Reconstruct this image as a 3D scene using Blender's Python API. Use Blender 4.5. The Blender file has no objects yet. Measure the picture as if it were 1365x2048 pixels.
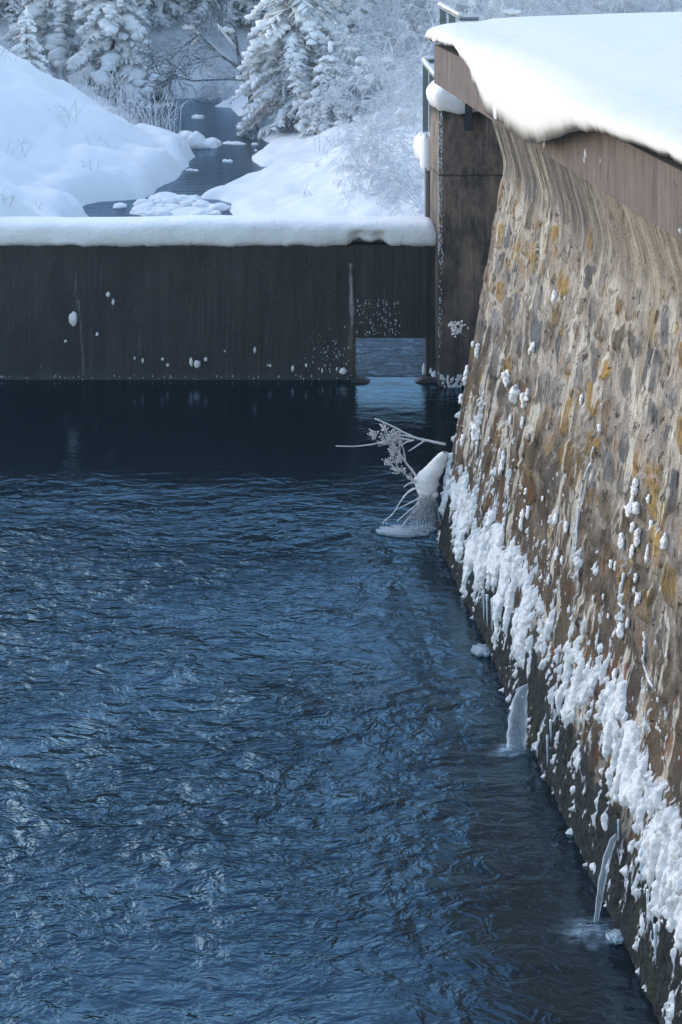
import bpy, math, random
import numpy as np
from mathutils import Vector, Matrix, noise as mnoise

# ---------------------------------------------------------------- camera, sky, sun, exposure
S = bpy.context.scene
COL = S.collection
FPX, EYE, CX, HY = 3600.0, 7.0, 682.5, -217.0      # focal length in photo pixels, eye height, principal column, horizon row
cam = bpy.data.cameras.new('camera')
cam.sensor_width = 36.0
cam.sensor_fit = 'AUTO'
cam.lens = FPX / 2048 * 36
cam.shift_y = -(1024 - HY) / 2048
cam.clip_start = 0.1
cam.clip_end = 600
co = bpy.data.objects.new('camera', cam)
co.location = (0, 0, EYE)
co.rotation_euler = (math.radians(90), 0, 0)
COL.objects.link(co)
S.camera = co

SUN_EL, SUN_AZ = math.radians(25), math.radians(-56)   # azimuth from +Y, clockwise; from the left
w = bpy.data.worlds.new("World")
S.world = w
w.use_nodes = True
nt = w.node_tree
nt.nodes.clear()
sky = nt.nodes.new('ShaderNodeTexSky')
sky.sky_type = 'NISHITA'
sky.sun_disc = False
sky.sun_elevation = SUN_EL
sky.sun_rotation = SUN_AZ
sky.air_density = 1.2
sky.dust_density = 0.5
sky.ozone_density = 2.2
bg = nt.nodes.new('ShaderNodeBackground')
bg.inputs['Strength'].default_value = 0.15
wo = nt.nodes.new('ShaderNodeOutputWorld')
nt.links.new(sky.outputs[0], bg.inputs[0])
nt.links.new(bg.outputs[0], wo.inputs[0])

sl = bpy.data.lights.new('sun', 'SUN')
sl.energy = 0.58
sl.angle = math.radians(58)
sl.color = (1.0, 0.90, 0.80)
so = bpy.data.objects.new('sun', sl)
sd = Vector((math.sin(SUN_AZ) * math.cos(SUN_EL), math.cos(SUN_AZ) * math.cos(SUN_EL), math.sin(SUN_EL)))
so.rotation_euler = sd.to_track_quat('Z', 'Y').to_euler()
sl.specular_factor = 1.0
so.location = (-10, -10, 20)
COL.objects.link(so)

S.view_settings.view_transform = 'Standard'
S.view_settings.look = 'None'
S.view_settings.exposure = 1.4
S.view_settings.gamma = 1.0
S.cycles.max_bounces = 6
S.cycles.diffuse_bounces = 3
S.cycles.transparent_max_bounces = 16
S.cycles.volume_bounces = 1
S.cycles.use_denoising = True

# ---------------------------------------------------------------- helpers
def P(px, py, Y):
    """photo pixel at depth Y -> world point"""
    return Vector(((px - CX) * Y / FPX, Y, EYE - (py - HY) * Y / FPX))

def G(px, py, Z=0.0):
    """photo pixel on the horizontal plane Z -> world point"""
    return P(px, py, (EYE - Z) * FPX / (py - HY))

_rs = np.random.RandomState(7)
_T = _rs.rand(8, 256, 256)
def vn(x, y, k=0):
    x = np.asarray(x, float); y = np.asarray(y, float)
    x, y = np.broadcast_arrays(x, y)
    xi = np.floor(x).astype(int); yi = np.floor(y).astype(int)
    fx = x - xi; fy = y - yi
    fx = fx * fx * (3 - 2 * fx); fy = fy * fy * (3 - 2 * fy)
    t = _T[k % 8]
    a = t[yi & 255, xi & 255]; b = t[yi & 255, (xi + 1) & 255]
    c = t[(yi + 1) & 255, xi & 255]; d = t[(yi + 1) & 255, (xi + 1) & 255]
    return (a * (1 - fx) + b * fx) * (1 - fy) + (c * (1 - fx) + d * fx) * fy
def fbm(x, y, k=0, o=4):
    s = 0; a = 0.5; n = 0
    for i in range(o):
        s = s + a * vn(np.asarray(x) * 2 ** i + 17.3 * i, np.asarray(y) * 2 ** i + 9.1 * i, k + i); n += a; a *= 0.5
    return s / n - 0.5
def sst(a, b, x):
    t = np.clip((np.asarray(x, float) - a) / (b - a), 0, 1)
    return t * t * (3 - 2 * t)

class Nt:
    """tiny node graph builder"""
    def __init__(s, name):
        s.m = bpy.data.materials.new(name); s.m.use_nodes = True
        s.t = s.m.node_tree; s.t.nodes.clear()
        s.out = s.t.nodes.new('ShaderNodeOutputMaterial')
    def n(s, typ, ins=None, **kw):
        x = s.t.nodes.new('ShaderNode' + typ)
        for k, v in kw.items(): setattr(x, k, v)
        for k, v in (ins or {}).items(): s.set(x.inputs[k], v)
        return x
    def set(s, sock, v):
        if isinstance(v, bpy.types.NodeSocket): s.t.links.new(v, sock)
        elif isinstance(v, bpy.types.Node): s.t.links.new(v.outputs[0], sock)
        else:
            if sock.type == 'RGBA' and len(v) == 3: v = (*v, 1)
            sock.default_value = v
    def math(s, op, a, b=0.0, clamp=False):
        return s.n('Math', {0: a, 1: b}, operation=op, use_clamp=clamp).outputs[0]
    def pos(s): return s.n('NewGeometry').outputs['Position']
    def scale(s, v, sc, loc=(0, 0, 0)):
        return s.n('Mapping', {'Vector': v, 'Scale': sc, 'Location': loc}).outputs[0]
    def noise(s, v, scale, detail=4, rough=.55, dist=0.0):
        return s.n('TexNoise', {'Vector': v, 'Scale': scale, 'Detail': detail, 'Roughness': rough, 'Distortion': dist}).outputs['Fac']
    def mr(s, v, a, b, c=0.0, d=1.0):
        return s.n('MapRange', {'Value': v, 'From Min': a, 'From Max': b, 'To Min': c, 'To Max': d}).outputs[0]
    def mix(s, f, a, b, mode='MIX'):
        x = s.n('Mix', data_type='RGBA', blend_type=mode)
        s.set(x.inputs[0], f); s.set(x.inputs[6], a); s.set(x.inputs[7], b)
        return x.outputs[2]
    def ramp(s, f, stops):
        r = s.n('ValToRGB', {'Fac': f}); e = r.color_ramp.elements
        while len(e) < len(stops): e.new(0.5)
        for q, (p, c) in zip(e, stops): q.position = p; q.color = (*c, 1)
        return r.outputs[0]
    def attr(s, name): return s.n('Attribute', attribute_name=name).outputs['Fac']
    def bump(s, h, st=1.0, d=0.02, nrm=None):
        i = {'Height': h, 'Strength': st, 'Distance': d}
        if nrm is not None: i['Normal'] = nrm
        return s.n('Bump', i).outputs[0]
    def pbr(s, color, rough=0.7, normal=None, **ex):
        i = {'Base Color': color, 'Roughness': rough}
        if normal is not None: i['Normal'] = normal
        for k, v in ex.items(): i[k.replace('_', ' ')] = v
        b = s.n('BsdfPrincipled', i)
        s.t.links.new(b.outputs[0], s.out.inputs[0])
        return b

def snow_mat(name, col, fine=60, bump=.012, coarse=5):
    g = Nt(name); p = g.pos()
    a = g.noise(p, fine, 3, .6); b = g.noise(p, coarse, 3, .5)
    h = g.math('ADD', g.math('MULTIPLY', a, .35), b)
    c = g.mix(g.mr(b, .3, .7), tuple(x * .96 for x in col), col)
    g.pbr(c, .75, g.bump(h, .6, bump), Specular_IOR_Level=.25, Sheen_Weight=.15)
    return g.m
MAT = {}
MAT['snow'] = snow_mat('snow', (.78, .725, .695), 60, .03, 4)
MAT['bank_snow'] = snow_mat('bank_snow', (.88, .84, .805), 25, .06, 2.2)
MAT['rime'] = snow_mat('rime', (.70, .685, .68), 120, .03, 30)

def concrete(name, dark, light, streak=(14, 14, .35), moss=0.0, wet=0.0, pits=True):
    g = Nt(name); p = g.pos()
    boards = g.noise(g.scale(p, (9, 9, .12)), 1.0, 2, .6)
    st = g.noise(g.scale(p, streak), 1.0, 5, .65)
    st2 = g.noise(g.scale(p, (45, 45, 3.0)), 1.0, 4, .7)
    bl = g.noise(p, 2.2, 5, .65)
    fine = g.noise(p, 70, 3, .7)
    f = g.math('ADD', g.math('MULTIPLY', st, .4), g.math('MULTIPLY', bl, .45))
    f = g.math('ADD', f, g.math('MULTIPLY', st2, .2))
    c = g.mix(g.mr(f, .36, .64), dark, light)
    c = g.mix(g.mr(g.noise(g.scale(p, (24, 24, .9), (3, 1, 0)), 1.0, 4, .6), .60, .78, 0, .7), c, tuple(min(1, x * 1.9 + .03) for x in light))
    c = g.mix(g.mr(bl, .5, .7, 0, .55), c, tuple(x * .45 for x in dark))
    c = g.mix(g.mr(fine, .58, .75, 0, .5), c, tuple(x * .35 for x in dark))
    h = g.math('ADD', g.math('MULTIPLY', boards, 1.2), g.math('MULTIPLY', fine, .35))
    h = g.math('ADD', h, g.math('MULTIPLY', st2, .5))
    if pits:
        v = g.n('TexVoronoi', {'Vector': g.scale(p, (9, 9, 7)), 'Scale': 1.0, 'Randomness': 1.0}).outputs['Distance']
        pit = g.math('MULTIPLY', g.mr(v, .07, .12, 1, 0), g.mr(g.noise(p, 1.3, 2), .5, .6))
        c = g.mix(g.math('MULTIPLY', pit, .7), c, tuple(x * .3 for x in dark))
        h = g.math('SUBTRACT', h, pit)
    return g, c, h, p

g, c, h, p = concrete('board_marked_concrete', (.085, .063, .056), (.175, .132, .115))
c = g.mix(g.mr(g.noise(g.scale(p, (5, 5, 1.2)), 1.0, 6, .7), .50, .68, 0, .65), c, (.035, .027, .024))
c = g.mix(g.mr(g.noise(g.scale(p, (30, 30, 1.6), (4, 0, 1)), 1.0, 5, .7), .58, .72, 0, .5), c, (.30, .24, .22))
g.pbr(c, .8, g.bump(h, .9, .02)); MAT['conc'] = g.m
g, c, h, p = concrete('pier_concrete', (.135, .094, .072), (.31, .215, .16))
z = g.n('SeparateXYZ', {0: p}).outputs[2]
nz = g.noise(p, 5, 4)
c = g.mix(g.math('MULTIPLY', g.mr(g.math('ADD', z, g.math('MULTIPLY', nz, .8)), 4.25, 4.0, 1, 0), .0), c, (.02, .025, .01))
moss = g.mr(g.math('ADD', z, g.math('MULTIPLY', nz, .5)), 4.0, 4.12)
c = g.mix(moss, c, (.03, .032, .012))
mt = g.noise(g.scale(p, (3.2, 3.2, 1.5)), 1.0, 7, .72)
c = g.mix(g.mr(mt, .44, .60, 0, .80), c, (.028, .024, .021))
c = g.mix(g.mr(g.noise(g.scale(p, (22, 22, 2.2), (4, 0, 1)), 1.0, 5, .7), .56, .70, 0, .6), c, (.34, .26, .21))
low = g.mr(g.math('ADD', z, g.math('MULTIPLY', g.noise(g.scale(p, (5, 5, 1)), 1, 4), 1.6)), 2.6, 1.2)
c = g.mix(g.math('MULTIPLY', low, .65), c, (.028, .026, .026))
jn = g.math('ABSOLUTE', g.math('SUBTRACT', z, g.math('ADD', 2.955, g.math('MULTIPLY', g.noise(p, 8, 2), .05))))
jm = g.mr(jn, .004, .016, 1, 0)
c = g.mix(g.math('MULTIPLY', jm, .6), c, (.02, .018, .016))
g.pbr(c, .8, g.bump(g.math('SUBTRACT', h, jm), .9, .02)); MAT['pier'] = g.m
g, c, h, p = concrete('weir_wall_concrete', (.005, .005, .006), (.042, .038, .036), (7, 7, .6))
sa = g.attr('stain')
br = g.attr('rust')
c = g.mix(g.mr(g.noise(g.scale(p, (16, 16, 1.1), (2, 0, 5)), 1.0, 5, .7), .52, .68, 0, .7), c, (.055, .046, .042))
c = g.mix(g.math('MULTIPLY', br, .7), c, (.095, .068, .042))
c = g.mix(sa, c, (.34, .31, .28))
z = g.n('SeparateXYZ', {0: p}).outputs[2]
jn = g.mr(g.math('ABSOLUTE', g.math('SUBTRACT', z, .335)), .003, .014, 1, 0)
c = g.mix(g.math('MULTIPLY', jn, .5), c, (.01, .01, .01))
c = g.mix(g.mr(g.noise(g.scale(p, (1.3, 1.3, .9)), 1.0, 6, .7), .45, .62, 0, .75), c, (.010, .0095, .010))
c = g.mix(g.mr(g.noise(g.scale(p, (30, 30, 26)), 1.0, 4, .7), .60, .72, 0, .55), c, (.085, .083, .080))
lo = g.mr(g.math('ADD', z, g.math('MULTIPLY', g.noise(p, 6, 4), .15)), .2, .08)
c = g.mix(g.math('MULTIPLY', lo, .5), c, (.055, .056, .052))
fl = g.noise(g.scale(p, (38, 38, 26)), 1.0, 2, .6)
fm = g.math('MULTIPLY', g.mr(fl, .70, .74), g.mr(g.noise(p, 1.1, 3, .6), .46, .6))
c = g.mix(g.math('MULTIPLY', fm, .6), c, (.3, .33, .36))
g.pbr(c, .62, g.bump(h, .9, .02)); MAT['weir'] = g.m

def metal(name, col):
    g = Nt(name); p = g.pos()
    n = g.noise(p, 30, 4); c = g.mix(g.mr(n, .3, .7), tuple(x * .7 for x in col), col)
    g.pbr(c, .5, g.bump(n, .3, .003), Metallic=.6); return g.m
MAT['steel'] = metal('galvanised_steel', (.20, .23, .24))
MAT['dark_steel'] = metal('dark_steel', (.05, .06, .07))

class M:
    def __init__(s): s.v = []; s.f = []
    def quad(s, a, b, c, d):
        i = len(s.v); s.v += [a, b, c, d]; s.f.append((i, i + 1, i + 2, i + 3))
    def tri(s, a, b, c):
        i = len(s.v); s.v += [a, b, c]; s.f.append((i, i + 1, i + 2))
    def box(s, lo, hi, R=None):
        i = len(s.v)
        for x in (lo[0], hi[0]):
            for y in (lo[1], hi[1]):
                for z in (lo[2], hi[2]):
                    q = Vector((x, y, z)); s.v.append(R @ q if R is not None else q)
        for f in ((0, 1, 3, 2), (4, 6, 7, 5), (0, 4, 5, 1), (2, 3, 7, 6), (0, 2, 6, 4), (1, 5, 7, 3)):
            s.f.append(tuple(i + k for k in f))
    def tube(s, pts, rad, n=3, flat=1.0, cap=True):
        pts = [Vector(p) for p in pts]; m = len(pts); i0 = len(s.v)
        for k, p in enumerate(pts):
            d = (pts[min(k + 1, m - 1)] - pts[max(k - 1, 0)])
            if d.length < 1e-9: d = Vector((0, 0, 1))
            d.normalize()
            u = Vector((0, 0, 1)) if abs(d.z) < .93 else Vector((1, 0, 0))
            a = d.cross(u).normalized(); b = a.cross(d)
            r = rad[k] if hasattr(rad, '__len__') else rad
            for j in range(n):
                t = 2 * math.pi * j / n
                s.v.append(p + a * (math.cos(t) * r) + b * (math.sin(t) * r * flat))
        for k in range(m - 1):
            for j in range(n):
                a = i0 + k * n + j; b = i0 + k * n + (j + 1) % n
                s.f.append((a, b, b + n, a + n))
        if cap and n > 3:
            s.f.append(tuple(i0 + j for j in range(n))[::-1]); s.f.append(tuple(i0 + (m - 1) * n + j for j in range(n)))
    def blob(s, c, r, sub=2, R=None, amp=.25, fr=1.6, seed=0.0):
        V, Fc = ICO[sub]; i = len(s.v); c = Vector(c)
        off = Vector((seed * 3.7, seed * 1.3, seed * 2.1))
        for v in V:
            k = 1 + amp * mnoise.noise(v * fr + off) + amp * .5 * mnoise.noise(v * fr * 2.7 + off)
            q = Vector((v.x * r[0] * k, v.y * r[1] * k, v.z * r[2] * k))
            s.v.append(c + (R @ q if R is not None else q))
        s.f += [tuple(i + k for k in f) for f in Fc]
    def build(s, name, mat, parent=None, smooth=True):
        me = bpy.data.meshes.new(name)
        me.from_pydata([tuple(v) for v in s.v], [], s.f)
        return link(name, me, mat, parent, smooth)
def link(name, me, mat, parent=None, smooth=True):
    me.validate(); me.update()
    if smooth: me.polygons.foreach_set('use_smooth', [True] * len(me.polygons))
    me.materials.append(MAT[mat] if isinstance(mat, str) else mat)
    o = bpy.data.objects.new(name, me); COL.objects.link(o)
    if parent: o.parent = parent
    return o
def _ico():
    import bmesh
    out = {}
    for k in (1, 2, 3, 4):
        bm = bmesh.new(); bmesh.ops.create_icosphere(bm, subdivisions=k, radius=1)
        out[k] = ([v.co.copy() for v in bm.verts], [tuple(v.index for v in f.verts) for f in bm.faces]); bm.free()
    return out
ICO = _ico()
def gridmesh(name, A, mat, parent=None, smooth=True, keep=None, attrs=None, uv=None, loop_u=False, flip=False):
    n, m, _ = A.shape
    idx = np.arange(n * m).reshape(n, m)
    if loop_u: idx = np.concatenate([idx, idx[:1]], 0)
    q = np.stack([idx[:-1, :-1], idx[1:, :-1], idx[1:, 1:], idx[:-1, 1:]], -1)
    if flip: q = q[..., ::-1]
    if keep is not None: q = q[keep]
    q = q.reshape(-1, 4)
    V = A.reshape(-1, 3)
    if keep is not None:
        used = np.zeros(len(V), bool); used[q.ravel()] = True
        mp = np.cumsum(used) - 1; V = V[used]; q = mp[q]
        if attrs: attrs = {k: a.reshape(-1)[used] for k, a in attrs.items()}
    me = bpy.data.meshes.new(name)
    me.vertices.add(len(V)); me.vertices.foreach_set('co', V.astype(np.float32).ravel())
    me.loops.add(len(q) * 4); me.loops.foreach_set('vertex_index', q.ravel().astype(np.int32))
    me.polygons.add(len(q)); me.polygons.foreach_set('loop_start', (np.arange(len(q)) * 4).astype(np.int32))
    me.update(calc_edges=True)
    for k, a in (attrs or {}).items():
        at = me.attributes.new(k, 'FLOAT', 'POINT'); at.data.foreach_set('value', a.reshape(-1).astype(np.float32))
    return link(name, me, mat, parent, smooth)
def empty(name, loc, label=None, cat=None, group=None):
    o = bpy.data.objects.new(name, None); o.location = loc; COL.objects.link(o)
    if label: tag(o, label, cat, group)
    return o
def tag(o, label, cat, group=None, kind=None):
    o['label'] = label; o['category'] = cat
    if group: o['group'] = group
    if kind: o['kind'] = kind
    return o
def world_child(o, parent):
    o.parent = parent; o.matrix_parent_inverse = Matrix.Translation(-Vector(parent.location)); return o
def copytree(root):
    c = root.copy(); COL.objects.link(c)
    for ch in root.children:
        d = ch.copy(); COL.objects.link(d); d.parent = c
    return c
ORD = ['leftmost', 'second from the left', 'third from the left', 'fourth from the left', 'fifth from the left', 'sixth from the left', 'seventh from the left',
       'eighth from the left', 'ninth from the left', 'tenth from the left', 'eleventh from the left', 'twelfth from the left']
def ordinal(i, n):
    if i == n - 1 and n > 1: return 'rightmost'
    if i < len(ORD) and i <= n / 2: return ORD[i]
    k = n - 1 - i
    return ORD[k].replace('left', 'right')

# ---------------------------------------------------------------- water
def water(name, deep, rough, build_h):
    g = Nt(name); p = g.pos()
    n = build_h(g, p)
    body = g.n('BsdfDiffuse', {'Color': (*deep, 1), 'Normal': n}); gl = g.n('BsdfGlossy', {'Color': (.56, .82, 1.0, 1), 'Roughness': rough, 'Normal': n})  # blue of the sky is put into the reflection colour
    fr = g.n('Fresnel', {'IOR': 1.74, 'Normal': n})
    g.t.links.new(g.n('MixShader', {0: fr, 1: body.outputs[0], 2: gl.outputs[0]}).outputs[0], g.out.inputs[0])
    return g.m
def pool_h(g, p):
    wv = g.n('TexNoise', {'Vector': g.scale(p, (1, 1, 1)), 'Scale': .55, 'Detail': 2.0}).outputs['Color']
    wp = g.n('VectorMath', {0: p, 1: g.n('VectorMath', {0: wv, 1: (.6, .6, 0)}, operation='MULTIPLY').outputs[0]}, operation='ADD').outputs[0]
    a = g.noise(g.scale(wp, (1.3, 2.2, 1)), 1.0, 2, .5, .3)
    b = g.noise(g.scale(wp, (4.2, 6.6, 1)), 1.0, 3, .55, .5)
    c = g.noise(g.scale(wp, (13, 19, 1)), 1.0, 3, .55, .3)
    h = g.math('ADD', g.math('MULTIPLY', a, .9), g.math('MULTIPLY', b, .62))
    h = g.math('ADD', h, g.math('MULTIPLY', c, .09))
    xyz = g.n('SeparateXYZ', {0: p})
    y = xyz.outputs[1]; x = xyz.outputs[0]
    amp = g.mr(y, 22.2, 18.8, .035, 1.0)
    jet = g.math('MULTIPLY', g.mr(x, -.3, .3, 0, .5), g.mr(y, 20, 23))
    amp = g.math('ADD', amp, jet)
    amp = g.math('MULTIPLY', amp, g.mr(g.noise(g.scale(p, (.32, .5, 1)), 1.0, 3, .6), .35, .65, .50, 1.1))
    amp = g.math('MULTIPLY', amp, g.mr(g.math('ADD', x, g.math('MULTIPLY', y, .1137)), 1.0, 2.7, 1.0, .22))
    amp = g.math('MULTIPLY', amp, g.mr(y, 11, 15.5, .55, 1.0))
    return g.bump(g.math('MULTIPLY', h, amp), 1.0, .185)
MAT['pool'] = water('pool_water', (.0015, .003, .006), .15, pool_h)
m = M(); m.quad((-26, -6, 0), (12, -6, 0), (12, 25.96, 0), (-26, 25.96, 0))
pw = m.build('pool_water', 'pool', smooth=False); pw['kind'] = 'structure'
pw['label'] = 'dark rippled pool water below the weir wall'
def stream_h(g, p):
    a = g.noise(g.scale(p, (1.6, 4, 1)), 1.0, 3, .55, .5)
    b = g.noise(g.scale(p, (7, 16, 1)), 1.0, 3, .6, .8)
    y = g.n('SeparateXYZ', {0: p}).outputs[1]
    amp = g.math('ADD', g.mr(y, 29.5, 27.5, .16, .8), g.mr(y, 44, 37, 0, .5))
    h = g.math('MULTIPLY', g.math('ADD', g.math('MULTIPLY', a, .8), g.math('MULTIPLY', b, .4)), amp)
    return g.bump(h, 1.0, .09)
g = Nt('stream_water'); p = g.pos()
y = g.n('SeparateXYZ', {0: p}).outputs[1]
fo = g.noise(g.scale(p, (4, 3, 1)), 1.0, 5, .7, 1.2)
foam = g.math('MULTIPLY', g.mr(fo, .40, .70), g.mr(y, 31, 27.5))
nn_ = stream_h(g, p)
body = g.n('BsdfDiffuse', {'Color': g.mix(foam, (.012, .018, .026), (.07, .12, .17)), 'Normal': nn_}); gl = g.n('BsdfGlossy', {'Color': (.72, .86, 1.0, 1), 'Roughness': g.mr(foam, 0, 1, .08, .4), 'Normal': nn_})
g.t.links.new(g.n('MixShader', {0: g.math('MULTIPLY', g.n('Fresnel', {'IOR': 1.33, 'Normal': nn_}).outputs[0], g.mr(y, 36, 30, 1.0, .45)), 1: body.outputs[0], 2: gl.outputs[0]}).outputs[0], g.out.inputs[0])
MAT['stream'] = g.m
m = M(); m.quad((-26, 25.965, .004), (12, 25.965, .004), (12, 66, .004), (-26, 66, .004))
sw = m.build('stream_water', 'stream', smooth=False); sw['kind'] = 'structure'

# ---------------------------------------------------------------- banks
left_edge = [(190, 440), (158, 425), (172, 410), (205, 403), (250, 401), (285, 398), (308, 387), (318, 374), (350, 362), (362, 352), (364, 342), (378, 333), (376, 322), (388, 316), (384, 306), (366, 302), (350, 300), (324, 294), (300, 284), (290, 262), (250, 240), (215, 225), (205, 198)]
right_edge = [(470, 196), (440, 206), (425, 214), (460, 216), (478, 232), (548, 236), (552, 256), (520, 264), (512, 272), (530, 282), (545, 288), (520, 300), (504, 312), (503, 322), (522, 334), (545, 335), (515, 345), (480, 362), (450, 376), (415, 388), (398, 398), (440, 400), (462, 408), (455, 420), (470, 440)]
poly = [G(*q) for q in left_edge] + [G(*q) for q in right_edge]
poly = [(v.x, v.y) for v in poly] + [(-1.2, 34), (1.5, 31), (2.6, 29.5), (2.6, 26.1), (-1.6, 26.1), (-1.6, 29.5), (-3.5, 33), (-5.4, 36)]
PX = np.array(poly)
def sdist(X, Y):
    X = np.asarray(X, float); Y = np.asarray(Y, float)
    best = np.full(X.shape, 1e9); ins = np.zeros(X.shape, bool)
    n = len(PX)
    for i in range(n):
        ax, ay = PX[i]; bx, by = PX[(i + 1) % n]
        dx, dy = bx - ax, by - ay; L = dx * dx + dy * dy + 1e-12
        t = np.clip(((X - ax) * dx + (Y - ay) * dy) / L, 0, 1)
        best = np.minimum(best, (X - ax - t * dx) ** 2 + (Y - ay - t * dy) ** 2)
        cr = ((ay > Y) != (by > Y)) & (X < (bx - ax) * (Y - ay) / (by - ay + 1e-12) + ax)
        ins ^= cr
    d = np.sqrt(best)
    return np.where(ins, -d, d)
def midx(Y): return np.interp(Y, [26, 31, 36, 40, 46, 52, 58, 66], [.6, .2, -3.2, -3.8, -3.0, -3.0, -5.0, -6.0])
def puffs(X, Y, c, k, sq=1.0):
    u = np.asarray(X) / c; v = np.asarray(Y) / (c * 1.25); iu = np.floor(u).astype(int); iv = np.floor(v).astype(int)
    J = np.random.RandomState(40 + k).rand(256, 256, 3); out = np.zeros(u.shape)
    for du in (-1, 0, 1):
        for dv in (-1, 0, 1):
            a = iu + du; b = iv + dv; j = J[a & 255, b & 255]
            r2 = ((u - a - j[..., 0]) ** 2 + (v - b - j[..., 1]) ** 2) / (.45 + .5 * j[..., 2]) ** 2
            out = np.maximum(out, np.sqrt(np.clip(1 - r2, 0, 1)) * (.4 + .6 * j[..., 2]))
    return out
def hgt(X, Y):
    X = np.asarray(X, float); Y = np.asarray(Y, float)
    d = sdist(X, Y)
    d2 = d + .55 * fbm(X * 1.0, Y * .7, 1, 3) * sst(0, .3, d + .15)
    lip = .30 * (1 - np.exp(-np.clip(d2, 0, None) / .16)) 
    left = X < midx(Y)
    dd = np.clip(d - .25, 0, None)
    sl = np.interp(Y, [50, 56], [1.0, .18])
    hl = 3.5 * np.tanh((.17 * dd + .125 * dd * dd) * sl / 3.5)
    slr = np.interp(Y, [26, 34, 44, 52, 60], [.5, .6, 1.0, .9, .6])
    hr = 3.0 * np.tanh((.06 * dd + .075 * dd * dd) * slr / 3.0)
    lip = np.where(left, lip, lip * .5)
    h = lip + np.where(left, hl, hr)
    h = h + (.10 + .10 * sst(0, 2, d)) * (fbm(X * .7, Y * .5, 3, 4)) * 2 * sst(0, .5, d)
    h = h + (.26 * puffs(X, Y, 1.4, 1) + .16 * puffs(X, Y, .75, 2)) * sst(-.02, .35, d) * (1 - .62 * sst(1.4, 4.0, d)) * np.where(left, 1.0, .35 + .5 * sst(1.5, 4, d))
    h = h + .40 * fbm(X * .33 + 3, Y * .26, 6, 3) * sst(.2, 2.2, d) + .22 * fbm(X * 1.3, Y * .9, 2, 3) * sst(0, .6, d)
    h = h + .05 * fbm(X * 3, Y * 2, 5, 3) * sst(0, .4, d)
    h = h + .10 * np.clip(Y - 60, 0, None) + .45 * sst(61, 64, Y)
    h = np.where(d < 0, -.02 - np.clip(-d * .8, 0, .5), h)
    return h
xs = np.concatenate([np.arange(-40, -14, 1.2), np.arange(-14, 10, .11), np.arange(10, 41, 1.2)])
ys = np.concatenate([np.arange(26.42, 64, .13), np.arange(64, 112, 1.0)])
XX, YY = np.meshgrid(xs, ys, indexing='ij')
ZZ = hgt(XX, YY)
sg = gridmesh('snow_ground', np.stack([XX, YY, ZZ], -1), 'bank_snow'); sg['kind'] = 'structure'
def hz(x, y): return float(hgt(np.array([x]), np.array([y]))[0])

# ---------------------------------------------------------------- weir wall across the stream
WY = 25.8
ww = empty('weir_wall', (-3, WY, 0), 'dark wet concrete wall across the pool under a thick strip of snow, with a square outlet', 'wall')
x0, x1 = -26.0, 1.43
OX0, OX1, OZ1 = P(712, 676, WY).x, P(853, 676, WY).x, P(712, 676, WY).z
gx = np.concatenate([np.arange(x0, -6, .3), np.arange(-6, OX0 - .001, .018), np.linspace(OX0, OX1, 52), np.arange(OX1 + .018, x1, .018), [x1]])
gz = np.concatenate([np.arange(-.5, 0, .1), np.linspace(0, OZ1, 35), np.linspace(OZ1, 1.925, 76)[1:]])
XX, ZZ = np.meshgrid(gx, gz, indexing='ij')
pxx = CX + XX * FPX / WY; pyy = HY + (EYE - ZZ) * FPX / WY
top_j = 1.925 + .03 * fbm(XX * 5, XX * 0, 2, 4)
ZZ2 = np.where(ZZ > 1.8, ZZ + (top_j - 1.925) * (ZZ - 1.8) / .125, ZZ)
YW = WY - .006 * fbm(XX * 6, ZZ * 6, 4, 3) - .004 * vn(XX * 9, ZZ * 0)
def streak(cx0, cy0, cx1, cy1, wpx, k):
    t = (pyy - cy0) / (cy1 - cy0); c = cx0 + (cx1 - cx0) * t + 4 * fbm(pyy * .03, pyy * 0 + k, k, 3)
    ww_ = wpx * (.4 + 1.3 * vn(pyy * .05, pyy * 0 + k, k))
    return np.clip(1.3 - np.abs(pxx - c) / ww_, 0, 1) * (t > 0) * (t < 1) * np.clip(.35 + 1.6 * fbm(pyy * .08, pxx * .3, k, 3) + .4, 0, 1)
stain = np.maximum.reduce([1.6 * streak(702, 528, 704, 650, 3.0, 1), .5 * streak(150, 545, 157, 620, 1.0, 2), .6 * streak(157, 600, 168, 752, 1.5, 3), .3 * streak(704, 640, 700, 700, 4, 4)])
rust = np.clip(1.1 - np.abs(pxx - 703 - 3 * fbm(pyy * .02, pyy * 0, 5, 2)) / (5 + 6 * sst(600, 740, pyy)), 0, 1) * sst(600, 680, pyy)
rust = np.maximum(rust, .6 * np.clip(1 - np.abs(pxx - 862) / 9, 0, 1) * sst(660, 690, pyy))
cxm = (XX[:-1, :-1] + XX[1:, 1:]) / 2; czm = (ZZ[:-1, :-1] + ZZ[1:, 1:]) / 2
keep = ~((cxm > OX0) & (cxm < OX1) & (czm < OZ1) & (czm > 0))
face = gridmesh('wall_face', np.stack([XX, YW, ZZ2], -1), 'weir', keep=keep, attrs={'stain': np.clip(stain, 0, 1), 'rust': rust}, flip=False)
world_child(face, ww)
m = M()
m.box((x0, WY + .004, -.6), (OX0 - .002, WY + .55, 1.90)); m.box((OX1 + .002, WY + .004, -.6), (x1 + .3, WY + .55, 1.90)); m.box((OX0 - .002, WY + .004, OZ1 + .002), (OX1 + .002, WY + .55, 1.90))
world_child(m.build('wall_core', 'weir', smooth=False), ww)
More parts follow.
